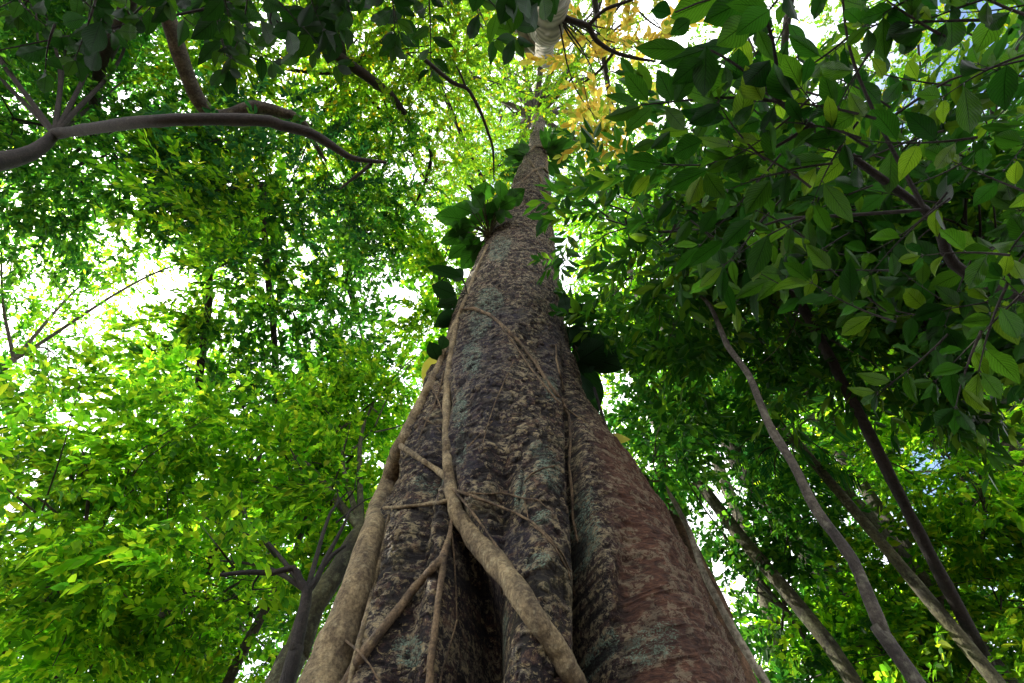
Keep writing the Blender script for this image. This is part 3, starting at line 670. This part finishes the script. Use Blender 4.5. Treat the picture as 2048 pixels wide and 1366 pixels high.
# left: layers of canopy
left_low = grid_blobs(0, 760, 850, 1420, 150, (8, 12.5), 1.3, 195, 11)
left_mid = grid_blobs(420, 860, 380, 820, 150, (12, 17), 1.85, 235, 12)
left_mid += [B(885, 650, 13, .9, 120), B(895, 545, 14, .8, 80), B(860, 500, 15, .9, 70), B(850, 680, 13, .8, 90), B(905, 480, 15, .6, 40)]
left_top = grid_blobs(-80, 900, -80, 400, 150, (15, 21), 2.2, 240, 13)
cen_top = grid_blobs(760, 1080, 60, 520, 120, (20, 27), 2.2, 190, 14)
POS_NAMES = {}
def PT(pl, hd):
    p_ = px_trunk(pl, hd, [1] * len(pl))[0]; return p_
def auto(blobs, k, seed, leafkinds, tpl, names, cat='tree', group=None, bark='grey', patchy=1., name='canopy_tree', twigs=5, trunk_rad=None, trunks=None):
    cl = cluster(blobs, k, seed)
    cl.sort(key=lambda b: project(np.array([q[0] for q in b]).mean(0)[None])[0][0])
    for i, b in enumerate(cl):
        lk = leafkinds[i % len(leafkinds)]
        tp = (trunks or {}).get(i); tr = trunk_rad
        if tp is not None:
            mn = np.array([q[0] for q in b]).mean(0); r0 = tp[0]; tp = [tuple(q) for q in tp[1]]
            if len(tp) == 1: tp = [(tp[0][0], tp[0][1], -.3), (tp[0][0] * 1.0, tp[0][1] * 1.0, mn[2] * .45), (tp[0][0] * .7 + mn[0] * .3, tp[0][1] * .7 + mn[1] * .3, mn[2] * .8)]
            tp = tp + [tuple(mn)]; tr = list(np.linspace(r0 * 1.2, r0 * .45, len(tp)))
        make_tree(name, names[i % len(names)], lk, tpl, b, tp, tr, bark=bark, group=group, patchy=patchy, twigs=twigs)
G1, G2, G3 = 'bright understorey trees on the left', 'mid storey trees on the left', 'high canopy trees on the left'
auto(left_low, 5, 1, ['mid', 'bright', 'bright', 'mid', 'bright'], 'bright',
     ['dull green bushy tree cut by the left edge of the picture low down', 'glowing lime-leaved bushy tree just inside the left edge below mid height', 'lime-leaved bushy tree at the bottom, left of the slim black fork',
      'green bushy tree at the bottom behind the slim black fork', 'lime bushy tree whose leaves meet the thick vine on the left of the giant'], group=G1, name='understorey_tree')
auto(left_mid, 4, 2, ['bright', 'blue', 'mid', 'bright'], 'mid',
     ['sunlit mid-height tree at left below the dark sweeping limb', 'small blue-green tree crown just under the middle of the dark sweeping limb', 'mid green tree around the largest white sky gap left of the trunk', 'bright green tree between the largest white sky gap and the giant trunk'], group=G2, name='canopy_tree', bark='dark',
     trunks={0: (.16, PT([(60, 1400), (150, 1270), (300, 1050), (380, 940)], 10)), 1: (.14, PT([(330, 1400), (400, 1290), (500, 1120), (560, 1010)], 11)),
             2: (.10, PT([(700, 1250), (775, 880), (760, 790), (738, 715)], 10)), 3: (.14, PT([(960, 1366), (975, 900), (985, 700)], 9))})
auto(cen_top, 3, 4, ['fine', 'fine', 'fine'], 'fine',
     ['fine-leaved tall tree around the sky gap left of the upper trunk', 'fine-leaved tall tree behind the broad-leaved clump on the upper trunk', 'fine-leaved tall tree directly behind the upper trunk'], name='tall_canopy_tree', bark='dark',
     trunks={0: (.2, PT([(1000, 1366), (1010, 1000), (1030, 700), (1045, 560)], 9)), 1: (.2, PT([(1040, 1366), (1045, 1000), (1055, 700), (1066, 560)], 11)), 2: (.2, PT([(1080, 1366), (1075, 1000), (1075, 700), (1080, 560)], 8))})
# the tree that owns the dark sweeping limb
limb = [tuple(at(x, y, g)) for x, y, g in [(250, 290, 9.5), (300, 243, 9.4), (512, 240, 9), (565, 252, 9), (620, 266, 9), (665, 292, 9), (705, 316, 9), (772, 325, 9.1)]]
limb2 = [tuple(at(x, y, g)) for x, y, g in [(200, 190, 12.6), (400, 205, 12.6), (512, 214, 12.6), (560, 224, 12.6), (603, 242, 12.6), (628, 285, 12.8), (652, 322, 13)]]
limb3 = [tuple(at(x, y, g)) for x, y, g in [(742, 328, 9.1), (722, 345, 9.3), (700, 362, 9.5), (680, 378, 9.8)]]
tp, tr = px_trunk([(-400, 440), (-150, 365), (0, 315), (110, 268)], 7.5, [.20, .18, .14, .08])
tl = cluster(left_top, 3, 3); tl.sort(key=lambda b: project(np.array([q[0] for q in b]).mean(0)[None])[0][0])
limb[0] = tp[-1]; limb2[0] = (-5.0, -3, 12)
make_tree('canopy_tree', 'tree with a dark sweeping limb reaching in from the upper left', 'mid', 'mid', tl[0], tp, tr, 'dark', G3,
          [(limb, [.085, .085, .088, .085, .075, .062, .05, .025], 'dark'), (limb3, [.035, .03, .025, .015], 'dark')])
lb = [tuple(at(x, y, g)) for x, y, g in [(640, 90, 15), (690, 122, 15), (740, 158, 15), (785, 195, 15.2), (812, 235, 15.4), (835, 275, 15.6), (862, 305, 15.8), (850, 365, 16), (820, 430, 16)]]
make_tree('canopy_tree', 'tree with a mottled pale limb above the dark sweeping limb', 'mid', 'mid', tl[1], [(-5.5, -5, -.3), (-5.4, -4.8, 7), (-5.0, -3, 12), tuple(np.array([q[0] for q in tl[1]]).mean(0))], [.26, .22, .17, .09], bark='dark', group=G3,
          extra=[(limb2, [.15, .14, .13, .11, .085, .06, .03], 'grey')])
lc_ = [tuple(at(x, y, g)) for x, y, g in [(850, 120, 13), (905, 165, 13), (935, 178, 13), (960, 222, 13), (975, 262, 13.2), (986, 300, 13.4), (988, 365, 13.6)]]
lc2 = [tuple(at(x, y, g)) for x, y, g in [(932, 176, 13), (922, 150, 13), (912, 132, 13)]]
make_tree('canopy_tree', 'tree whose dark diagonal limb crosses the upper left leaves towards the trunk', 'fine', 'fine', tl[2], [(-2.5, -6, -.3), (-2.5, -5.8, 7), (-2.3, -4, 12), tuple(np.array([q[0] for q in tl[2]]).mean(0))], [.24, .2, .17, .12], bark='dark', group=G3,
          extra=[(lb, [.10, .13, .12, .10, .08, .07, .06, .05, .03], 'dark'), (lc_, [.05, .05, .045, .04, .035, .03, .015], 'dark'), (lc2, [.03, .025, .015], 'dark')])

# right: distant bright canopy, dark mid storey, low trees
r_top = grid_blobs(1130, 2140, -80, 380, 150, (20, 27), 2.4, 120, 21)
auto(r_top, 5, 5, ['fine', 'fine', 'bright', 'fine', 'mid'], 'fine',
     ['airy fine-leaved tree just below and right of the orange leaves', 'airy tree with sky showing through above the orange leaves', 'bright thin-leaved tree above the big veined leaves',
      'thin canopy tree high beyond the right-hand broad leaves', 'green canopy tree at the far upper right edge'], group='high canopy trees on the right', bark='dark',
     trunks={0: (.2, [(2.5, -8)+(0,)]), 1: (.2, [(5, -7, 0)]), 2: (.2, [(7.5, -5.5, 0)]), 3: (.2, [(9.5, -3.5, 0)]), 4: (.22, [(12, -1.5, 0)])})
sk = lambda a, b: a < 1170 + max(0, (b - 640)) * .45 + max(0, 420 - b) * 1.6
r_dark = grid_blobs(1160, 2100, 300, 800, 105, (5.2, 8.5), .75, 45, 22, .8, sk)
tp, tr = px_trunk([(1850, 1370), (1775, 1262), (1712, 1118), (1640, 1020), (1590, 925), (1538, 842), (1498, 748), (1455, 690), (1420, 610), (1378, 562), (1350, 480)], 3.3, [.036, .034, .031, .032, .029, .030, .026, .025, .021, .019, .013])
cl = cluster(r_dark, 3, 9); cl.sort(key=lambda b: project(np.array([q[0] for q in b]).mean(0)[None])[0][0])
make_tree('shade_tree', 'long crooked slim grey trunk rising into the shaded leaves right of the giant', 'dark', 'dark', cl[0], tp, tr, 'grey', 'shaded understorey trees on the right', twigs=7)
make_tree('shade_tree', 'dense dark-leaved tree directly under the big veined leaves', 'dark', 'dark', cl[1], None, .07, 'dark', 'shaded understorey trees on the right', twigs=7)
make_tree('shade_tree', 'dark-leaved tree at the far right edge of the scene', 'dark', 'dark', cl[2], None, .09, 'dark', 'shaded understorey trees on the right', twigs=7)
r_mid = grid_blobs(1180, 2140, 380, 900, 150, (12, 18), 1.8, 200, 23, .7, sk)
auto(r_mid, 4, 6, ['bright', 'mid', 'mid', 'mid'], 'mid',
     ['sunlit tree glimpsed behind the dark epiphyte leaves', 'green tree glimpsed between the big veined leaves and the slim diagonal trunk', 'mid green tree beyond the shaded right-hand leaves', 'tall green tree behind the big veined leaves at the far right edge'], group='mid storey trees on the right')
sk2 = lambda a, b: a < 1250 + (b - 850) * .5
r_low = grid_blobs(1230, 2140, 860, 1420, 140, (8.5, 13), 1.2, 195, 24, .7, sk2)
auto(r_low, 5, 7, ['mid', 'bright', 'mid', 'bright', 'mid'], 'bright',
     ['mid green bushy tree behind the leaning mossy trunk at lower right', 'yellow-green bush at the bottom between the two right-hand grey stems', 'duller green bush at the bottom behind the yellow-green bush on the right', 'lime bushy tree against the lower right edge above the corner', 'green bushy tree in the far lower right corner'],
     group='bright understorey trees on the right', name='understorey_tree', trunk_rad=.07)
# far wall of forest behind everything
far = grid_blobs(-200, 2250, 480, 1480, 260, (24, 34), 4.2, 330, 31, .8)
auto(far, 8, 8, ['mid', 'bright', 'blue', 'mid', 'bright', 'mid', 'bright', 'mid'], 'far',
     ['distant tree seen through leaves, first from the left', 'distant tree seen through leaves, second from the left', 'distant tree seen through leaves, third from the left', 'distant tree seen through leaves, fourth from the left',
      'distant tree seen through leaves, fourth from the right', 'distant tree seen through leaves, third from the right', 'distant tree seen through leaves, second from the right', 'distant tree seen through leaves, first from the right'],
     group='distant forest trees', name='distant_tree')

# bare trunks on the right
def trunk_tree(name, label, pl, hd, rads, bark, blobs, kind='mid', tpl='mid', group=None, extra=None):
    tp, tr = px_trunk(pl, hd, rads); return make_tree(name, label, kind, tpl, blobs, tp, tr, bark, group, extra, twigs=4)
trunk_tree('leaning_tree', 'leaning mottled mossy trunk crossing in front of the blue sky gap',
           [(1730, 1400), (1640, 1262), (1540, 1138), (1480, 1072), (1405, 985), (1350, 905), (1312, 850), (1275, 790)], 7.2, [.095, .092, .09, .09, .085, .075, .06, .04], 'moss',
           [B(1290, 800, 9.5, 1.0, 70), B(1370, 850, 9.3, .9, 60)])
trunk_tree('pale_tree', 'straight pale lichened trunk standing in the sky gap at lower right',
           [(1580, 1400), (1536, 1255), (1488, 1090), (1450, 985), (1415, 880), (1385, 790)], 9.5, [.13, .125, .12, .115, .11, .10], 'pale', [B(1370, 720, 15, 1.8, 110), B(1440, 780, 14, 1.4, 60)])
trunk_tree('broken_trunk', 'short brown broken trunk behind the right edge of the giant buttress',
           [(1450, 1340), (1418, 1240), (1390, 1172), (1358, 1098), (1330, 1036), (1320, 1008)], 5.4, [.13, .13, .13, .125, .12, .08], 'brown', [B(1290, 950, 6.5, .5, 22), B(1330, 990, 6.8, .45, 16)], 'mid', 'bright')
trunk_tree('slender_tree', 'slender pale curving stem right of the giant buttress',
           [(1560, 1420), (1528, 1366), (1490, 1300), (1450, 1232), (1402, 1135), (1380, 1070), (1345, 1000), (1312, 945)], 4.9, [.034, .033, .032, .031, .03, .028, .024, .018], 'pale', [B(1310, 900, 6.2, .6, 30)], 'mid', 'bright')
trunk_tree('canopy_tree', 'grey straight trunk slanting in front of bushes at the lower right corner',
           [(2010, 1380), (1900, 1225), (1800, 1090), (1700, 945), (1600, 800)], 9.0, [.11, .10, .10, .09, .07], 'grey', [B(1620, 640, 16, 2.2, 120), B(1760, 700, 15, 2.2, 120)])
trunk_tree('canopy_tree', 'grey trunk standing at the far left among lime leaves',
           [(235, 1400), (290, 1300), (365, 1190), (440, 1075), (500, 985)], 9.0, [.16, .15, .14, .13, .10], 'grey', [B(480, 800, 13, 1.8, 120), B(560, 780, 12, 1.4, 90)], 'mid', 'blue')

# ------------------------------------------------------------------ big single leaves placed by their base and tip
def blade(b, tpt, width, up=None, seed=0, fold=.2, curl=.1, wave=0., tip=.12, nv=11, base=0.):
    """leaf between world points b and tpt; width in metres; returns verts, faces, uv"""
    b = Vector(b); tpt = Vector(tpt); d = tpt - b; L_ = d.length; y = d.normalized()
    up = Vector(up) if up else Vector((0, 0, 1)); x = y.cross(up); x.normalize(); z = x.cross(y)
    P_, F_, U_ = leaf_shape(5, nv, width / L_, fold, curl, tip, wave, base)
    Mx = np.array([x, y, z]).T
    P_ = P_.copy(); P_[:, 2] += curl * P_[:, 1] * .9
    return P_ * L_ @ Mx.T + np.array(b), F_, U_
def leaves_mesh(name, bl, mat, parent=None):
    Vs, Fs, Us, k = [], [], [], 0
    for v, f, u in bl: Vs.append(v); Fs.append(f + k); Us.append(u); k += len(v)
    return link(name, mesh_np(name, np.concatenate(Vs), np.concatenate(Fs), 4, np.concatenate(Us)), mat, parent)
def spray(x, y, ang, ln, rg, lp, r, tb, ratio=.36, side=(.7, 1.15), dim=.0):
    out_ = []; pts = []; n = max(4, int(ln / (lp * .42))); bend = r.uniform(-.5, .5); cx_, cy_ = x, y; rr = rg
    for i in range(n + 1):
        pts.append(tuple(at(cx_, cy_, rr))); a = ang + bend * i / n
        if i > 0:
            s_ = 1 if i % 2 else -1
            for k_ in range(1 if i < n else 3):
                b = a + (s_ * r.uniform(*side) if i < n else (k_ - 1) * .75); l = lp * r.uniform(.55, 1.15) * (.75 + .25 * math.sin(math.pi * i / n))
                st = lp * .08
                q = (cx_ + math.cos(b) * st, cy_ - math.sin(b) * st)
                g = rr * (1 + r.uniform(-.02, .02)); bp = at(*q, g); tp_ = at(q[0] + math.cos(b) * l, q[1] - math.sin(b) * l, g * (1 + r.uniform(-.05, .05))) + Vector((0, 0, -.1 * l / FPX * g))
                nrm = ((bp - CAMLOC).normalized() + Vector((r.uniform(-.7, .7), r.uniform(-.7, .7), r.uniform(-.1, .9)))).normalized()
                out_.append(blade(bp, tp_, l * ratio * r.uniform(.85, 1.1) / FPX * g, nrm, 0, r.uniform(.15, .6), r.uniform(.05, .4), r.uniform(0, .9), r.uniform(.05, .3)))
                tb.tube([tuple(at(cx_, cy_, rr)), tuple(bp)], [.0022, .0018], 4, .05)
        cx_ += math.cos(a) * ln / n; cy_ -= math.sin(a) * ln / n; rr *= 1 + r.uniform(-.012, .012)
    tb.tube(pts, list(np.linspace(.0055, .0018, len(pts))), 5, .05)
    return out_
def px_blade(b, t, rg, wpx, seed, tilt=.6, dr=0.1, **k):
    r = random.Random(seed); g = rg * (1 + r.uniform(-.05, .05))
    bp, tp = at(*b, g), at(*t, g * (1 + r.uniform(-dr, dr)))
    v = (CAMLOC - bp).normalized(); n = (-v + Vector((r.uniform(-tilt, tilt), r.uniform(-tilt, tilt), r.uniform(-.1, tilt)))).normalized()
    return blade(bp, tp, wpx / FPX * g, n, seed, r.uniform(.1, .55), r.uniform(.05, .34), **k)

# near sapling with large veined leaves, upper right
nb = [((1372, 98), (1266, 96), 40), ((1412, 98), (1315, 128), 42), ((1406, 118), (1343, 170), 48), ((1296, 202), (1247, 140), 38), ((1276, 212), (1208, 188), 24),
      ((1282, 212), (1206, 238), 32), ((1304, 215), (1248, 265), 34), ((1345, 202), (1314, 138), 42), ((1350, 205), (1392, 132), 36), ((1342, 28), (1301, 20), 34),
      ((1435, -5), (1338, 36), 58), ((1505, -8), (1405, 44), 56), ((1500, 40), (1432, 92), 60), ((1540, 20), (1470, 70), 52), ((1412, 92), (1408, 200), 50), ((1480, 150), (1410, 195), 60),
      ((1470, 160), (1478, 95), 46), ((1405, 282), (1343, 312), 54), ((1322, 328), (1246, 318), 40), ((1415, 340), (1333, 378), 46), ((1402, 352), (1376, 412), 40), ((1412, 345), (1450, 400), 44),
      ((1440, 210), (1375, 250), 40), ((1330, 215), (1372, 262), 34), ((1520, 240), (1440, 268), 54), ((1535, 300), (1455, 290), 56), ((1520, 330), (1450, 350), 50), ((1540, 360), (1490, 430), 50),
      ((1450, 480), (1372, 536), 36), ((1500, 440), (1440, 500), 44), ((1535, 470), (1500, 560), 46), ((1525, 200), (1490, 130), 44), ((1340, 262), (1300, 300), 30), ((1310, 280), (1262, 300), 26),
      ((1540, 120), (1490, 170), 60), ((1380, 40), (1340, 70), 34), ((1430, 420), (1400, 470), 34), ((1380, 440), (1350, 490), 28), ((1300, 350), (1262, 395), 26), ((1345, 400), (1312, 445), 26)]
r = random.Random(3)
bl = [px_blade(b, t, 2.35, wd * .86, 100 + i, wave=.6, dr=.04) for i, (b, t, wd) in enumerate(nb)]
stb = TB(); r = random.Random(21)
for q in range(92):
    x, y = r.uniform(1500, 2200), r.uniform(-120, 680)
    if x > 1900 and r.random() < .4: continue
    a = r.uniform(2.2, 4.3); ln = r.uniform(140, 260)
    ex_ = x + math.cos(a) * ln
    if ex_ < 1400 + max(0, y - 260) * .22: x += 1400 + max(0, y - 260) * .22 - ex_
    bl += spray(x, y, a, ln, r.uniform(2.3, 4.0), r.uniform(62, 100), r, stb)
sap = empty('broadleaf_sapling', (3.4, .2, 0)); tag(sap, 'sapling with large veined leaves hanging close over the upper right', 'tree')
tb = TB(); base_ = (3.5, .5, -.2)
j0, j1, j2 = tuple(at(2150, 620, 3.4)), tuple(at(1850, 420, 3.1)), tuple(at(1620, 250, 2.7))
tb.tube([base_, j0, j1, j2, tuple(at(1500, 160, 2.5))], [.045, .03, .02, .013, .006], 10, .1, .06); tb.build('trunk', BM['dark'], sap)
tb = TB()
def twg(pl, rg, w0, w1, tb=tb, sides=5):
    tb.tube([tuple(at(x, y, rg)) for x, y in pl], list(np.linspace(w0, w1, len(pl))), sides, .06)
twg([(1620, 250), (1560, 205), (1480, 195), (1400, 198), (1340, 204), (1280, 210)], 2.45, .008, .003)
twg([(1560, 205), (1500, 150), (1440, 110), (1410, 98), (1370, 97)], 2.4, .007, .003)
twg([(1620, 250), (1540, 300), (1470, 310), (1410, 330), (1325, 328)], 2.45, .008, .003)
twg([(1560, 205), (1545, 80), (1510, 0), (1440, -8), (1350, 25)], 2.4, .008, .003)
twg([(1850, 420), (1700, 430), (1560, 440), (1450, 480), (1380, 440)], 2.9, .010, .004)
twg([(1850, 420), (1760, 250), (1700, 100), (1680, -60)], 2.9, .010, .004)
twg([(1760, 250), (1900, 160), (2050, 120)], 2.9, .007, .004)
tb.V += stb.V; tb.F += [f + tb.n for f in stb.F]; tb.n += stb.n
tb.build('branches', BM['dark'], sap)
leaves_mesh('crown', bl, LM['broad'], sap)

# second near sapling: dark leaves dropping in from above, upper left
bl = []; r = random.Random(8)
nb = [((668, 55), (655, 130), 36), ((640, 20), (648, 80), 34), ((600, 55), (540, 68), 26), ((560, 15), (600, 50), 30), ((690, 20), (672, 60), 34), ((620, 70), (596, 118), 30), ((575, 60), (588, 112), 26),
      ((530, 0), (570, 20), 34), ((655, -5), (620, 30), 34), ((710, -20), (740, 20), 26), ((600, 95), (560, 130), 22), ((690, 60), (700, 100), 26), ((520, 40), (545, 90), 26), ((740, -10), (700, 22), 28)]
for x, y, l, wd in [(960, -25, 50, 30), (990, -10, 60, 34), (1020, -20, 70, 36), (1050, -10, 60, 34), (930, -30, 40, 28), (1075, 5, 52, 30), (1000, 10, 55, 30), (1035, 15, 55, 30), (1095, 0, 45, 28), (900, -30, 40, 24)]:
    nb.append(((x, y), (x + r.uniform(-25, 25), y + l), wd))
nb += [((1058, -15), (1050, 38), 30), ((1085, -10), (1092, 42), 28), ((1072, 5), (1060, 52), 26), ((1108, -10), (1112, 30), 26), ((1040, -5), (1022, 45), 28)]
bl = [px_blade(b, t, r.uniform(3.0, 4.0), wd, 600 + i, wave=.3) for i, (b, t, wd) in enumerate(nb)]
stb = TB(); r = random.Random(33)
for q in range(46):
    x, y = (r.uniform(-80, 640), r.uniform(-120, 60)) if q < 32 else (r.uniform(640, 960), r.uniform(-130, -20))
    bl += spray(x, y, r.uniform(-2.6, -.5), r.uniform(90, 170), r.uniform(3.0, 4.2), r.uniform(46, 70), r, stb, .42)
sap2 = empty('broadleaf_sapling', (-1.6, -2.2, 0)); tag(sap2, 'sapling with dark drooping leaves along the top left edge', 'tree')
tb = TB(); tb.tube([(-1.6, -2.2, -.2), (-1.5, -2.1, 2.0), (-1.3, -1.5, 4.2), tuple(at(640, -120, 4.2)), tuple(at(640, -20, 3.8))], [.05, .042, .034, .02, .008], 10, .1, .06); tb.build('trunk', BM['dark'], sap2)
tb = TB()
for pl in ([(640, -120), (560, -20), (540, 40), (560, 80)], [(640, -20), (660, 30), (668, 60)], [(640, -120), (820, -100), (960, -40), (1060, -15), (1110, 0)], [(560, -20), (400, 20), (200, 60), (0, 100)], [(640, -120), (720, -40), (800, 10)]):
    twg(pl, 3.7, .010, .003, tb)
tb.V += stb.V; tb.F += [f + tb.n for f in stb.F]; tb.n += stb.n
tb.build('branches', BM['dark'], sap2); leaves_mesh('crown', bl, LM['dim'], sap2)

# orange-yellow foliage against the bright top, on its own crooked branch
def yellow_tree():
    lim = [tuple(at(x, y, 12)) for x, y in [(1115, 30), (1150, 44), (1176, 52), (1192, 80), (1228, 104), (1270, 116), (1312, 123)]]
    lim2 = [tuple(at(x, y, 12)) for x, y in [(1176, 52), (1192, 35), (1212, 18), (1262, 0), (1330, -30)]]
    lim3 = [tuple(at(x, y, 13)) for x, y in [(1228, 104), (1200, 140), (1175, 160), (1160, 168)]]
    blobs = [B(1195, 105, 13, .8, 10), B(1238, 140, 13, .8, 15), B(1215, 178, 13, .5, 9), B(1275, 95, 13, .7, 10), B(1255, 125, 13, .6, 8), B(1214, 262, 11, .2, 12), B(1221, 282, 11, .14, 7), B(1310, 50, 14, .9, 12), B(1150, 90, 14, .8, 7)]
    tp = [(1.9, -3.4, -.3), (1.8, -3.2, 5), tuple(at(1120, -190, 9)), tuple(at(1108, -60, 11)), lim[0]]
    make_tree('yellowing_tree', 'tree with orange-yellow leaves on a crooked dark branch at top right', 'yellow', 'fine', blobs, tp, [.15, .13, .10, .08, .035], 'dark',
              extra=[(lim, [.07, .065, .06, .05, .04, .035, .02], 'dark'), (lim2, [.045, .04, .035, .03, .02], 'dark'), (lim3, [.035, .03, .025, .015], 'dark')], twigs=1, gaps=False, scale=(1.2, 2.0), patchy=.4)
yellow_tree()

# ------------------------------------------------------------------ epiphytes on the trunk: each leaf a part
def epiphyte(name, label, root_px, leaves, mat, rg=None, cat='epiphyte', hang=0., stemmat=None, seed=0, tipw=.05, grow=1.):
    o = on_trunk(*root_px); g = rg or (o - CAMLOC).length; o = CAMLOC + ray(*root_px) * g
    root = empty(name, tuple(o)); tag(root, label, cat)
    for i, lf in enumerate(leaves):
        (bx, by), (tx, ty), wd = lf[:3]; r = random.Random(seed * 50 + i)
        gb = g * (1 + r.uniform(-.03, .03)); tx, ty, wd = bx + (tx - bx) * grow, by + (ty - by) * grow, wd * grow ** .5 * (1.25 if grow > 1 else 1)
        bp = at(bx, by, gb); tp_ = at(tx, ty, gb * (1 + r.uniform(-.06, .04)))
        v = (CAMLOC - bp).normalized(); n = (-v + Vector((r.uniform(-.5, .5), r.uniform(-.5, .5), r.uniform(0, .5)))).normalized()
        L_ = leaves_mesh('leaf', [blade(bp, tp_, wd / FPX * g, n, i, r.uniform(.1, .35), r.uniform(.05, .25), r.uniform(0, .8), tipw, base=.05)], LM[lf[3]] if len(lf) > 3 else mat, root)
        if (bp - o).length > .05:
            tb = TB(); tb.tube([tuple(o), tuple((o + bp) / 2 + Vector((0, 0, .05 * g / 6))), tuple(bp)], [.010 * g / 6, .008 * g / 6, .006 * g / 6], 5, .08); tb.build('stalk', stemmat or BM['moss'], L_)
    return root
epiphyte('broadleaf_epiphyte', 'clump of broad glossy leaves on the left side of the upper trunk', (978, 472),
   [((935, 440), (875, 432), 28), ((968, 402), (972, 366), 32), ((985, 440), (1005, 395), 26), ((1012, 408), (1046, 380), 28), ((1005, 432), (1018, 424), 22), ((955, 425), (930, 402), 24), ((950, 438), (962, 408), 28),
    ((935, 465), (884, 485), 24), ((940, 455), (905, 452), 24), ((945, 480), (900, 515), 28), ((960, 490), (925, 535), 30), ((972, 440), (985, 405), 24), ((1000, 400), (1000, 362), 22), ((950, 470), (920, 478), 22), ((960, 450), (950, 420), 22), ((990, 425), (1008, 440), 20), ((945, 425), (912, 412), 22), ((965, 415), (945, 385), 24), ((990, 410), (1012, 378), 22), ((955, 455), (918, 448), 24), ((975, 455), (985, 425), 22), ((960, 475), (935, 498), 24), ((942, 452), (900, 470), 22), ((1000, 415), (1030, 398), 22), ((975, 395), (958, 372), 20), ((968, 480), (950, 530), 22)],
   LM['epi'], seed=1, grow=1.12)
epiphyte('fern_rosette', 'dark green rosette of narrow leaves right of the trunk top', (1092, 308),
   [((1094, 305), (1100 + 42 * math.cos(a), 300 - 40 * math.sin(a)), 9) for a in np.linspace(-1.0, 2.0, 15)] + [((1096, 318), (1130, 330), 10), ((1095, 322), (1118, 348), 10), ((1095, 326), (1106, 350), 9)],
   LM['glossy'], rg=17.5, seed=2, cat='fern', grow=1.25)
epiphyte('small_epiphyte', 'small leafy clump left of the trunk top', (1056, 318),
   [((1050, 312), (1030, 290), 20), ((1050, 315), (1012, 302), 20), ((1048, 320), (1010, 325), 20), ((1050, 325), (1022, 348), 18), ((1052, 308), (1044, 282), 16), ((1045, 335), (1015, 358), 16), ((1040, 350), (1000, 352), 18)],
   LM['glossy'], rg=17.0, seed=3, grow=1.15)
epiphyte('drooping_epiphyte', 'dark drooping leaves with one orange tip on the left edge of the trunk', (935, 590),
   [((925, 555), (862, 536), 20), ((912, 590), (868, 572), 26), ((900, 575), (866, 570), 12, 'yellow'), ((915, 600), (878, 612), 24), ((918, 625), (872, 650), 26), ((925, 560), (905, 540), 22), ((905, 650), (880, 640), 20), ((915, 612), (905, 655), 24), ((905, 610), (893, 580), 26)],
   LM['black'], seed=4, grow=1.15)
epiphyte('yellow_leaf_epiphyte', 'dark leaf and hanging yellow leaf left of the trunk above the thick vine', (885, 715),
   [((872, 708), (846, 770), 30, 'yellow'), ((878, 722), (858, 682), 30), ((882, 700), (890, 670), 24)], LM['black'], seed=5)
epiphyte('large_leaved_epiphyte', 'near-black large leaves against the right edge of the trunk', (1146, 690),
   [((1130, 640), (1186, 622), 36), ((1135, 628), (1128, 590), 24), ((1150, 700), (1162, 650), 44), ((1155, 700), (1232, 706), 56), ((1160, 720), (1205, 690), 46), ((1170, 712), (1238, 735), 40), ((1160, 720), (1186, 828), 58), ((1150, 690), (1180, 740), 50), ((1140, 680), (1178, 662), 34), ((1158, 745), (1170, 800), 46)],
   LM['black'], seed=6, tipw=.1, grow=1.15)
epiphyte('yellow_leaf', 'single yellow leaf on a black stem right of the buttress', (1238, 930),
   [((1208, 877), (1262, 879), 22, 'yellow')], LM['yellow'], rg=4.6, cat='leaf', seed=7)
tb = TB(); tb.tube([tuple(at(x, y, g)) for x, y, g in [(1188, 775, 5.2), (1200, 815, 5.1), (1215, 860, 5.0), (1230, 905, 4.9), (1243, 940, 4.8)]], [.016, .016, .014, .013, .012], 6)
tag(tb.build('hanging_liana', BM['dark']), 'near-black stem hanging between the dark epiphyte and the yellow leaf', 'liana')
# palm fronds at lower right
def palm():
    crown = at(1590, 880, 8.5); base_p = (crown.x + .3, crown.y + .5, -.3)
    root = empty('fan_palm', base_p); tag(root, 'dark palm with drooping fronds at the right of the sky gap', 'palm')
    tb = TB(); tb.tube([base_p, (crown.x + .2, crown.y + .2, crown.z * .5), tuple(crown)], [.09, .07, .06], 12, .2, .05); tb.build('trunk', BM['moss'], root)
    r = random.Random(12)
    for tip_ in [(1470, 860), (1462, 930), (1500, 1000), (1540, 800), (1640, 790), (1700, 860), (1720, 960), (1640, 1010), (1560, 1020)]:
        e = at(*tip_, 8.5 + r.uniform(-.5, .5)); m_ = (crown + e) / 2 + Vector((0, 0, .35)); fr = []
        P_, _ = smooth_path([tuple(crown), tuple(m_), tuple(e)], [1, 1, 1], .05)
        for i in range(6, len(P_) - 1):
            tdir = Vector(P_[i + 1] - P_[i]).normalized(); sd = tdir.cross(Vector((0, 0, 1))).normalized(); l = .42 * math.sin(math.pi * min(1, i / len(P_) * .85 + .15)) + .1
            for s in (-1, 1):
                q = Vector(P_[i]); fr.append(blade(q, q + (sd * s + tdir * .7 + Vector((0, 0, -.55))).normalized() * l, .035, None, i, .3, .1, nv=5))
        f = leaves_mesh('frond', fr, LM['blue'], root); tb = TB(); tb.tube([tuple(crown), tuple(m_), tuple(e)], [.016, .012, .005], 5, .1); tb.build('stalk', BM['moss'], f)
palm()
